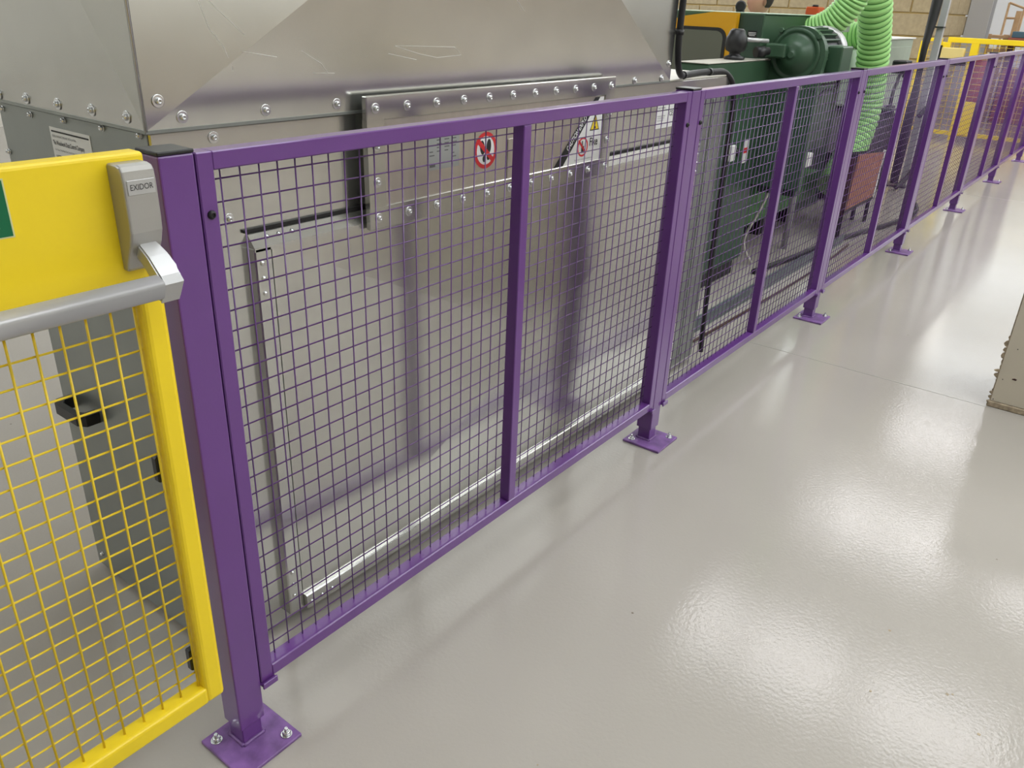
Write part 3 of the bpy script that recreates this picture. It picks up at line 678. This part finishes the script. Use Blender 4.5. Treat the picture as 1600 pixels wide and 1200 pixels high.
fin(box(BM(), 4.87, 5.95, 0.84, 1.50, 1.36, 1.462, 0.004), 'rear_guard', M['greygreen'], T)
fin(box(BM(), 4.87, 5.0, 1.1, 1.4, 0.85, 1.3595), 'guard_bracket', M['greendark'], T)
bm.free()
# spindle knob on the cabinet
fin(lathe(BM(), [(0, 0.052), (0.012, 0.055), (0.022, 0.03), (0.034, 0.028), (0.045, 0.05), (0.075, 0.057), (0.105, 0.056), (0.125, 0.045), (0.140, 0.040), (0.150, 0.028)], (3.66, 0.720, 1.2385), (0, 0, 1), 20), 'hand_knob', M['black'], T)
fin(cyl(BM(), (3.70, 0.70, 1.338), (3.84, 0.62, 1.332), 0.011, 10), 'adjusting_shaft', M['alu'], T)
fin(lathe(BM(), [(0, 0.028), (0.05, 0.030), (0.052, 0.022), (0.08, 0.020)], (3.78, 0.655, 1.275), (0.75, -0.55, 0.1), 14), 'adjusting_nut', M['black'], T)
# gear motor
cy_, cz_ = 0.513, 1.268
fl = rrect(0.355, 0.665, 1.02, 1.412, 0.145, 8)
fl = [(y, z) if z > 1.2 else ((0.365 if y < 0.51 else 0.655), 0.55 if z < 1.1 else z) for y, z in fl]
out = []
for q in fl:
    if not out or (abs(q[0] - out[-1][0]) + abs(q[1] - out[-1][1])) > 1e-4: out.append(q)
fl = out
bm = prism(BM(), fl, 'yz', 4.0, 4.05)
gm = fin(bm, 'motor_plate', M['green'], T); gm['label'] = 'green upright plate carrying the gear motor'
fin(lathe(BM(), [(0, 0.136), (0.006, 0.136), (0.010, 0.128), (0.010, 0.118), (0.004, 0.112), (0.004, 0.105), (0.018, 0.095), (0.040, 0.072), (0.058, 0.060), (0.062, 0.036), (0.062, 0.018), (0.070, 0.016)], (3.9998, cy_ + 0.005, cz_), (-1, 0, 0), 36), 'gear_cover', M['green'], gm)
fin(box(BM(), 3.905, 3.995, cy_ + 0.03, cy_ + 0.145, cz_ - 0.02, cz_ + 0.052, 0.008), 'gear_housing', M['green'], gm)
for i, (dy_, dz_) in enumerate(((-0.122, -0.165), (0.122, -0.165), (-0.112, 0.095), (0.10, 0.118))):
    fin(lathe(BM(), [(0, 0.014), (0.012, 0.014), (0.014, 0.011)], (3.9999, cy_ + dy_, cz_ + dz_), (-1, 0, 0), 6), 'bolt', M['green'], gm)
fin(box(BM(), 3.9985, 3.9998, cy_ - 0.065, cy_ + 0.02, 1.090, 1.110), 'motor_plate_label', M['greylabel'], gm)
mt = fin(lathe(BM(), [(0, 0.125), (0.02, 0.118), (0.30, 0.118), (0.31, 0.125)], (4.0505, cy_, cz_), (1, 0, 0), 28), 'motor_body', M['darkmetal'], T)
me = meshof(box(BM(), 4.075, 4.345, -0.004, 0.004, 0.112, 0.142), 'cooling_fin', M['green'])
for k in range(26):
    a = 2 * math.pi * k / 26
    o = bpy.data.objects.new('cooling_fin', me); COL.objects.link(o); o.parent = mt
    o.matrix_local = Matrix.Translation((0, cy_, cz_)) @ Matrix.Rotation(a, 4, 'X')
fin(lathe(BM(), [(0, 0.138), (0.006, 0.146), (0.07, 0.146), (0.085, 0.12), (0.087, 0.05)], (4.355, cy_, cz_), (1, 0, 0), 28), 'fan_cowl', M['alu'], mt)
fin(box(BM(), 4.11, 4.29, 0.300, cy_ - 0.130, cz_ - 0.085, cz_ + 0.050, 0.006), 'terminal_box', M['green'], mt)
fin(cyl(BM(), (4.24, 0.335, cz_ - 0.0855), (4.24, 0.335, cz_ - 0.13), 0.016, 10), 'cable_gland', M['black'], mt)
fin(tube(BM(), [(4.24, 0.335, cz_ - 0.13), (4.24, 0.34, 1.10), (4.15, 0.37, 1.085), (4.07, 0.40, 1.02), (4.20, 0.62, 0.8)], 0.008, 8, 6), 'motor_cable', M['rubber'], mt)
# matte black block painting the dark recess, panels, base beam
fin(box(BM(), 4.06, 4.16, 0.40, 0.63, 0.50, 1.02, 0.004), 'motor_bracket', M['greendark'], T)
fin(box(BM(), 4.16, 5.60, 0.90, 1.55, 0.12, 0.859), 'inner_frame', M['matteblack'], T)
fin(box(BM(), 4.90, 5.25, 0.72, 0.899, 0.62, 0.859, 0.004), 'side_panel', M['greendark'], T)
fin(box(BM(), 4.60, 5.30, 0.670, 0.6825, 0.62, 1.04, 0.003), 'side_panel', M['greendark'], T)
fin(box(BM(), 4.021, 5.70, 0.78, 0.899, 0.20, 0.40, 0.005), 'base_beam', M['greenbright'], T)
for x in (4.15, 5.0, 5.55): fin(box(BM(), x, x + 0.12, 0.92, 1.5, 0.0, 0.1195), 'foot', M['rubber'], T)
fin(cyl(BM(), (4.78, 0.64, 0.0), (4.78, 0.64, 1.22), 0.022, 12), 'conduit_pipe', M['greycol'], T)
fin(box(BM(), 4.83, 4.93, 0.61, 0.6695, 0.545, 0.635, 0.005), 'socket_box', M['white'], T)
fin(tube(BM(), [(4.25, 0.70, 0.66), (4.36, 0.66, 0.52), (4.33, 0.68, 0.36), (4.22, 0.72, 0.15), (4.25, 0.66, 0.012)], 0.009, 8, 6), 'flex_cable', M['tabletop'], T)
fin(box(BM(), 5.24, 5.36, 0.855, 0.942, 1.4625, 1.515, 0.006), 'beacon_box', M['orange'], T)
fin(cyl(BM(), (5.30, 0.90, 1.5151), (5.30, 0.90, 1.528), 0.02, 12), 'beacon_knob', M['darkmetal'], T)
for x, y, z in ((4.10, 0.915, 1.497), (4.72, 0.679, 1.405)):
    fin(lathe(BM(), [(0, 0.028), (0.02, 0.030), (0.03, 0.022)], (x, y, z), (-0.8, -0.4, 0), 18), 'hand_wheel', M['black'], T)
fin(box(BM(), 4.08, 4.13, 0.90, 0.93, 1.4668, 1.480), 'wheel_bracket', M['black'], T)
# pale green outfeed table with a sloping shield
fin(prism(BM(), [(4.95, 1.05), (4.95, 1.225), (6.8, 1.225), (6.8, 1.05)], 'xz', 0.90, 1.6), 'outfeed_table', M['palegreen'], T)
fin(prism(BM(), [(0.862, 1.02), (0.899, 1.224), (0.899, 1.02)], 'yz', 4.95, 6.8), 'sloping_shield', M['palegreen'], T)
fin(box(BM(), 5.75, 6.45, 0.98, 1.5, 0.0, 1.0495), 'outfeed_stand', M['greendark'], T)

# steel channel lying on the floor and cables
o = fin(box(box(BM(), 2.70, 5.25, 0.385, 0.392, 0.0, 0.062), 2.70, 5.25, 0.392, 0.47, 0.0, 0.012), 'floor_channel', M['bluesteel'])
tag(o, 'blue grey steel channel lying along the floor behind the second fence panel', 'channel')
o = fin(tube(BM(), [(2.64, 0.33, 0.012), (3.2, 0.315, 0.010), (3.9, 0.30, 0.010), (4.6, 0.30, 0.010), (5.2, 0.33, 0.010)], 0.0065, 8, 6), 'floor_cable', M['darkbrown'])
tag(o, 'dark red brown cable along the floor in front of the steel channel', 'cable')
o = fin(tube(BM(), [(4.05, 0.56, 0.018), (4.5, 0.50, 0.018), (5.1, 0.44, 0.018), (5.6, 0.36, 0.018), (6.1, 0.26, 0.02), (6.6, 0.22, 0.03), (6.9, 0.30, 0.04)], 0.018, 10, 6), 'floor_cable', M['rubber'])
tag(o, 'thick black cable snaking over the floor towards the brown box', 'cable')

# ------------------------------------------------------------------ green ducting hoses
def hose(pts, r, pitch, label, sides=20):
    P0 = smoothpath(pts, 40); # resample evenly
    seg = [0.0]
    for i in range(1, len(P0)): seg.append(seg[-1] + (P0[i] - P0[i - 1]).length)
    step = pitch / 6; n = int(seg[-1] / step); out = []; j = 0
    for i in range(n + 1):
        d = i * step
        while j < len(seg) - 2 and seg[j + 1] < d: j += 1
        tt = (d - seg[j]) / max(1e-9, seg[j + 1] - seg[j]); out.append(P0[j].lerp(P0[j + 1], tt))
    prof = [0.0, 0.6, 1.0, 1.0, 0.6, 0.0]
    o = fin(tube(BM(), out, r, sides, 0, radfn=lambda i: r - 0.007 + 0.008 * prof[i % 6], matfn=lambda i: 1 if i % 6 == 5 else 0), 'duct_hose', [M['hose'], M['hoseline']])
    tag(o, label, 'hose'); return o
hose([(5.98, 0.72, 2.6), (5.96, 0.72, 1.8), (6.02, 0.72, 1.58), (6.22, 0.72, 1.28), (6.33, 0.72, 1.0), (6.36, 0.72, 0.80), (6.29, 0.72, 0.615), (6.12, 0.72, 0.435), (5.89, 0.72, 0.255)], 0.120, 0.046, 'thick green corrugated hose coming straight down from above')
hose([(4.66, 0.33, 2.6), (4.63, 0.38, 2.0), (4.60, 0.425, 1.653), (4.60, 0.452, 1.553), (4.60, 0.525, 1.450), (4.60, 0.610, 1.395), (4.60, 0.69, 1.365)], 0.085, 0.023, 'green corrugated hose slanting down left to the motor')
hose([(6.30, 0.86, 2.6), (6.36, 0.84, 1.9), (6.46, 0.82, 1.50), (6.58, 0.87, 1.36), (6.60, 0.95, 1.332), (6.60, 1.06, 1.315), (6.60, 1.14, 1.29), (6.60, 1.16, 1.227)], 0.105, 0.036, 'short green corrugated hose elbow dropping onto the pale green table')

# ------------------------------------------------------------------ behind panel three and four
t = thing('tool_trolley', 'brown boarded box on dark legs behind the third fence panel', 'box', (5.75, 0.6, 0))
fin(prism(BM(), [(5.385, 0.20), (6.06, 0.20), (6.12, 0.53), (5.46, 0.585)], 'xz', 0.45, 0.462), 'front_board', M['brown'], t)
fin(box(BM(), 5.36, 5.384, 0.45, 0.58, 0.17, 0.57), 'side_frame', M['darkbrown'], t)
fin(box(BM(), 5.385, 6.06, 0.4625, 0.58, 0.20, 0.215), 'tray_bottom', M['darkbrown'], t)
fin(prism(BM(), [(5.387, 0.2155), (6.06, 0.2155), (6.115, 0.525), (5.47, 0.578), (5.387, 0.50)], 'xz', 0.4625, 0.58), 'filling', M['matteblack'], t)
fin(prism(BM(), [(6.062, 0.19), (6.085, 0.19), (6.145, 0.545), (6.122, 0.545)], 'xz', 0.445, 0.4615), 'edge_trim', M['white'], t)
fin(box(BM(), 5.36, 6.10, 0.446, 0.46, 0.180, 0.1995), 'frame_rail', M['rubber'], t)
for x in (5.365, 6.03):
    for y in (0.455, 0.55): fin(box(BM(), x, x + 0.025, y, y + 0.025, 0.0, 0.1795), 'leg', M['rubber'], t)

t = thing('dust_bin', 'black sloping bin with a silver rim behind the brown box', 'bin', (7.0, 0.9, 0))
fin(prism(BM(), [(6.62, 0.02), (7.55, 0.02), (7.55, 0.62), (7.35, 0.72), (6.62, 0.40)], 'xz', 0.74, 1.25), 'body', M['rubber'], t)
fin(box(BM(), 7.28, 7.56, 0.735, 1.25, 0.721, 0.74), 'rim', M['zinc'], t)
for x in (6.7, 7.45): fin(cyl(BM(), (x, 0.80, 0.0), (x, 0.80, 0.0195), 0.03, 12), 'foot', M['black'], t)
t = thing('control_cabinet', 'pale grey green cabinet right of the thick green hose', 'cabinet', (8.2, 1.2, 0))
fin(box(BM(), 7.75, 8.6, 1.0, 1.55, 0.06, 1.285, 0.006), 'body', M['greygreen'], t)
fin(box(BM(), 7.73, 8.62, 0.985, 1.56, 1.2855, 1.297, 0.002), 'top_sheet', M['white'], t)
fin(box(BM(), 7.80, 8.55, 0.99, 0.9995, 0.12, 1.22, 0.002), 'door', M['greygreen'], t)
fin(cyl(BM(), (8.45, 0.9895, 0.95), (8.45, 0.965, 0.95), 0.02, 12), 'lock', M['black'], t)
fin(box(BM(), 7.80, 8.55, 1.03, 1.5, 0.0, 0.0595), 'plinth', M['rubber'], t)
t = thing('work_lamp', 'black lamp head on a bent arm above the black bin', 'lamp', (7.42, 0.80, 0.74))
fin(box(BM(), 7.42, 7.62, 0.74, 0.86, 1.02, 1.13, 0.01), 'lamp_head', M['black'], t)
fin(tube(BM(), [(7.42, 0.80, 0.7405), (7.42, 0.80, 0.84), (7.47, 0.80, 0.93), (7.54, 0.80, 1.02)], 0.016, 8, 6), 'arm', M['black'], t)
fin(lathe(BM(), [(0, 0.05), (0.015, 0.05)], (7.42, 0.80, 0.7402), (0, 0, 1), 16), 'base', M['black'], t)
t = thing('service_pole', 'grey upright pole wrapped in a black sleeve by the wall', 'pole', (7.78, 0.70, 0))
fin(box(BM(), 7.84, 7.90, 0.600, 0.655, 0.0, H), 'post', M['greycol'], t)
fin(tube(BM(), [(7.80, 0.70, 0.03), (7.79, 0.70, 0.5), (7.80, 0.70, 0.9), (7.76, 0.70, 1.2), (7.82, 0.70, 1.5), (7.86, 0.70, 2.0), (7.88, 0.67, 3.5), (7.88, 0.67, H)], 0.05, 12, 8, radfn=lambda i: 0.036 + 0.010 * math.sin(i * 0.22)), 'sleeve', M['rubber'], t)
fin(box(BM(), 7.75, 7.96, 0.58, 0.80, 0.0, 0.012), 'foot_plate', M['darkmetal'], t)
fin(box(BM(), 7.80, 7.905, 0.595, 0.74, 1.40, 1.412), 'strap', M['black'], t)
o = fin(tube(BM(), [(7.72, 0.60, 0.66), (7.85, 0.56, 0.74), (8.05, 0.54, 0.62), (8.02, 0.54, 0.38), (7.78, 0.57, 0.14), (7.55, 0.62, 0.03)], 0.022, 10, 8), 'looped_cable', M['rubber'])
tag(o, 'black cable loop hanging against the sleeved pole', 'cable')

# ------------------------------------------------------------------ yellow barrier across the far end
def barrier(y0, y1, x, label, thick):
    t = thing('yellow_barrier', label, 'barrier', (x, (y0 + y1) / 2, 0), 'yellow barriers across the walkway')
    for y in (y0, y1): fin(box(BM(), x - thick, x + thick, y - thick, y + thick, 0.0, 1.20, 0.004), 'post', M['yellow'], t)
    fin(box(BM(), x - thick * 0.8, x + thick * 0.8, y0, y1, 1.2005, 1.2005 + thick * 1.4, 0.004), 'top_rail', M['yellow'], t)
    fin(box(BM(), x - 0.02, x + 0.02, y0 + thick, y1 - thick, 0.06, 0.11, 0.003), 'bottom_rail', M['yellow'], t)
    me1 = meshof(cyl(BM(), (0, 0, 0.11), (0, 0, 1.2), 0.003, 5), 'barrier_wire_upright', M['yellow_wire']); me2 = meshof(cyl(BM(), (0, y0, 0), (0, y1, 0), 0.003, 5), 'barrier_wire_cross', M['yellow_wire'])
    n = int((y1 - y0) / 0.076)
    for i in range(1, n): put(me1, 'wire', (x, y0 + (y1 - y0) * i / n, 0), t)
    for j in range(14): put(me2, 'wire', (x + 0.006, 0, 0.18 + j * 0.076), t)
    return t
barrier(1.43, 1.66, 12.0, 'thin railed yellow mesh barrier beside the block wall', 0.028)
t = barrier(-0.9, 1.34, 11.9, 'yellow mesh barrier with a thick top rail at the far end', 0.045)
fin(box(BM(), 11.84, 11.87, 0.82, 0.95, 0.08, 0.50, 0.004), 'kick_plate', M['yellow'], t)
fin(box(BM(), 11.86, 11.94, 0.96, 1.05, 0.0, 1.20, 0.004), 'post', M['yellow'], t)
t = thing('control_box', 'pale yellow control box on a black bracket at the barrier', 'box', (11.8, 1.25, 0.0))
fin(box(BM(), 11.72, 11.84, 1.10, 1.36, 0.98, 1.14, 0.006), 'case', M['paleyellow'], t)
fin(box(BM(), 11.841, 11.8535, 1.06, 1.40, 0.93, 0.975), 'bracket', M['black'], t)
fin(box(BM(), 11.845, 11.875, 1.388, 1.412, 0.0, 1.16), 'bracket_post', M['black'], t)

# ------------------------------------------------------------------ things beyond the barrier
t = thing('red_drum', 'red upright drum with a dark base beyond the yellow barrier', 'drum', (14.0, 1.22, 0))
fin(lathe(BM(), [(0, 0.16), (0.02, 0.165), (0.50, 0.165), (0.57, 0.13), (0.60, 0.06)], (14.0, 1.22, 0.35), (0, 0, 1), 20), 'body', M['drumred'], t)
fin(lathe(BM(), [(0, 0.15), (0.3495, 0.15)], (14.0, 1.22, 0.0), (0, 0, 1), 20), 'base', M['rubber'], t)
def crate(x, y, z, sx, sy, sz, m_, label, nm='crate'):
    t = thing(nm, label, nm, (x, y, z))
    n = 4
    for k in range(n):
        za = z + sz * k / n + 0.006; zb = z + sz * (k + 1) / n - 0.006
        fin(box(BM(), x - sx / 2, x - sx / 2 + 0.02, y - sy / 2, y + sy / 2, za, zb, 0.002), 'plank', m_, t)
        fin(box(BM(), x - sx / 2 + 0.02, x + sx / 2, y - sy / 2, y - sy / 2 + 0.02, za, zb, 0.002), 'plank', m_, t)
        fin(box(BM(), x - sx / 2 + 0.02, x + sx / 2, y + sy / 2 - 0.02, y + sy / 2, za, zb, 0.002), 'plank', m_, t)
    fin(box(BM(), x - sx / 2 + 0.021, x + sx / 2, y - sy / 2 + 0.021, y + sy / 2 - 0.021, z, z + sz), 'liner', M['darkbrown'], t)
    return t
crate(15.2, 0.62, 0.0, 0.8, 0.82, 0.80, M['crate'], 'red brown planked crate on the floor beyond the red drum')
crate(15.2, -0.5, 0.0, 0.8, 1.1, 0.78, M['crate'], 'red brown planked crate on the floor, nearer the right edge')
t = thing('timber_rack', 'pale timber rack with shelves at the far end', 'rack', (16.4, 1.3, 0))
for y in (1.34, 1.60):
    fin(box(BM(), 16.3, 16.37, y - 0.035, y + 0.035, 0, 1.27), 'leg', M['wood'], t)
for z in (0.60, 0.98, 1.205): fin(box(BM(), 16.28, 16.9, 1.29, 1.66, z, z + 0.05), 'shelf', M['wood'], t)
fin(box(BM(), 16.28, 16.36, 1.20, 1.28, 0.0, 1.64), 'upright', M['wood'], t)
t = thing('red_tray', 'red brown tray on trestle legs at the far right', 'tray', (16.2, 0.7, 0))
fin(box(BM(), 15.80, 16.25, 0.55, 1.24, 1.10, 1.235, 0.02), 'tray', M['crate'], t)
for y in (0.62, 1.17):
    for x in (15.84, 16.16): fin(box(BM(), x, x + 0.05, y - 0.03, y + 0.03, 0, 1.0995), 'leg', M['darkbrown'], t)
o = fin(box(BM(), 15.86, 16.2, 0.60, 1.19, 1.2355, 1.33, 0.008), 'blue_case', M['blue']); tag(o, 'blue grey case lying on the red brown tray', 'case')
t = thing('handrail', 'thin brown handrail frame against the bright far wall', 'handrail', (17.5, 1.4, 0))
fin(tube(BM(), [(17.5, 1.60, 0.0), (17.5, 1.60, 1.0), (17.5, 1.60, 1.78)], 0.02, 8, 1), 'post', M['wood'], t)
fin(tube(BM(), [(17.5, 1.34, 0.0), (17.5, 1.34, 1.68)], 0.018, 8, 1), 'post', M['wood'], t)
fin(tube(BM(), [(17.5, 1.60, 1.78), (17.5, 1.10, 1.62)], 0.018, 8, 1), 'top_rail', M['wood'], t)
fin(tube(BM(), [(17.5, 1.60, 1.53), (17.5, 1.34, 1.53)], 0.018, 8, 1), 'middle_rail', M['wood'], t)

# ------------------------------------------------------------------ person behind the machine
def person(loc, face_dir, label):
    t = thing('person', label, 'person', loc)
    fd = Vector((face_dir[0], face_dir[1], 0)).normalized(); ri = Vector((fd.y, -fd.x, 0))
    def W(f, r, z): return Vector(loc) + fd * f + ri * r + Vector((0, 0, z))
    J = {'pel': (0, 0, .92, .13, .10), 'wa': (0, 0, 1.08, .125, .09), 'ch': (0.01, 0, 1.26, .145, .10), 'nk': (0, 0, 1.40, .055, .055), 'nt': (0.02, 0, 1.46, .052, .052)}
    E_ = [('pel', 'wa'), ('wa', 'ch'), ('ch', 'nk'), ('nk', 'nt')]
    for s in (-1, 1):
        k = str(s)
        J.update({'hip' + k: (0, .09 * s, .86, .085, .085), 'kn' + k: (.03, .10 * s, .48, .055, .06), 'an' + k: (-.01, .10 * s, .09, .04, .045), 'to' + k: (.14, .11 * s, .04, .04, .035),
                  'sh' + k: (0, .17 * s, 1.35, .06, .06), 'el' + k: (.02, .23 * s, 1.08, .042, .042), 'wr' + k: (.16, .20 * s, .92, .03, .03), 'ha' + k: (.24, .18 * s, .90, .032, .022)})
        E_ += [('pel', 'hip' + k), ('hip' + k, 'kn' + k), ('kn' + k, 'an' + k), ('an' + k, 'to' + k), ('ch', 'sh' + k), ('sh' + k, 'el' + k), ('el' + k, 'wr' + k), ('wr' + k, 'ha' + k)]
    ks = list(J); me = bpy.data.meshes.new('body')
    me.from_pydata([W(J[k][0], J[k][1], J[k][2]) for k in ks], [(ks.index(a), ks.index(c)) for a, c in E_], [])
    o = bpy.data.objects.new('body', me); COL.objects.link(o)
    md = o.modifiers.new('skin', 'SKIN')
    if not me.skin_vertices: me.attributes.new('skin', 'FLOAT', 'POINT')
    for i, k in enumerate(ks):
        try: me.skin_vertices[0].data[i].radius = (J[k][3], J[k][4])
        except Exception: break
    try: me.skin_vertices[0].data[0].use_root = True
    except Exception: pass
    o.modifiers.new('sub', 'SUBSURF').levels = 1; o.modifiers['sub'].render_levels = 2
    me.materials.append(M['shirt']); par(o, t)
    # head
    bm = BM(); bmesh.ops.create_uvsphere(bm, u_segments=24, v_segments=18, radius=1.0)
    for v in bm.verts:
        x, y, z = v.co
        rx = 0.098; ry = 0.074; rz = 0.118
        f = x * rx; r = y * ry * (1.0 if z > -0.2 else 1.0 - 0.30 * (-z - 0.2)); hz = z * rz
        if z < -0.3: f += 0.014 * (-z - 0.3)
        if x > 0.75 and -0.35 < z < 0.12: f += 0.020 * max(0, 1 - abs(y) * 4.5) * (1 - abs(z + 0.12) / 0.4)
        if x > 0.6 and 0.02 < z < 0.28 and 0.25 < abs(y) < 0.6: f -= 0.008
        if x > 0.75 and -0.62 < z < -0.46 and abs(y) < 0.4: f += 0.005
        v.co = W(0.03 + f, r, 1.575 + hz)
    for f in bm.faces: f.smooth = True
    hd = fin(bm, 'head', M['skin'], t)
    for s in (-1, 1):
        bm = BM(); bmesh.ops.create_uvsphere(bm, u_segments=10, v_segments=8, radius=1.0)
        for v in bm.verts: v.co = W(0.02 + v.co.x * 0.018, s * (0.074 + abs(v.co.y) * 0.010), 1.565 + v.co.z * 0.032)
        fin(bm, 'ear', M['skin'], hd)
        bm = BM(); bmesh.ops.create_uvsphere(bm, u_segments=10, v_segments=8, radius=0.010)
        for v in bm.verts: v.co = W(0.112 + v.co.x, s * 0.032 + v.co.y, 1.585 + v.co.z * 0.6)
        fin(bm, 'eye', M['ink'], hd)
    bm = BM(); bmesh.ops.create_uvsphere(bm, u_segments=24, v_segments=16, radius=1.0)
    for v in bm.verts:
        x, y, z = v.co
        v.co = W(0.018 + x * 0.100 - 0.012, y * 0.082, 1.600 + z * 0.108)
    bmesh.ops.delete(bm, geom=[v for v in bm.verts if ((v.co - W(0, 0, 0)).dot(fd) > 0.055 and (v.co.z - loc[2]) < 1.655) or (v.co.z - loc[2]) < 1.52], context='VERTS')
    for f in bm.faces: f.smooth = True
    fin(bm, 'hair', M['hair'], hd)
    return t
person((6.6, 1.80, -0.02), (-0.75, 0.66), 'person with short dark hair standing behind the green machine, only the head showing')
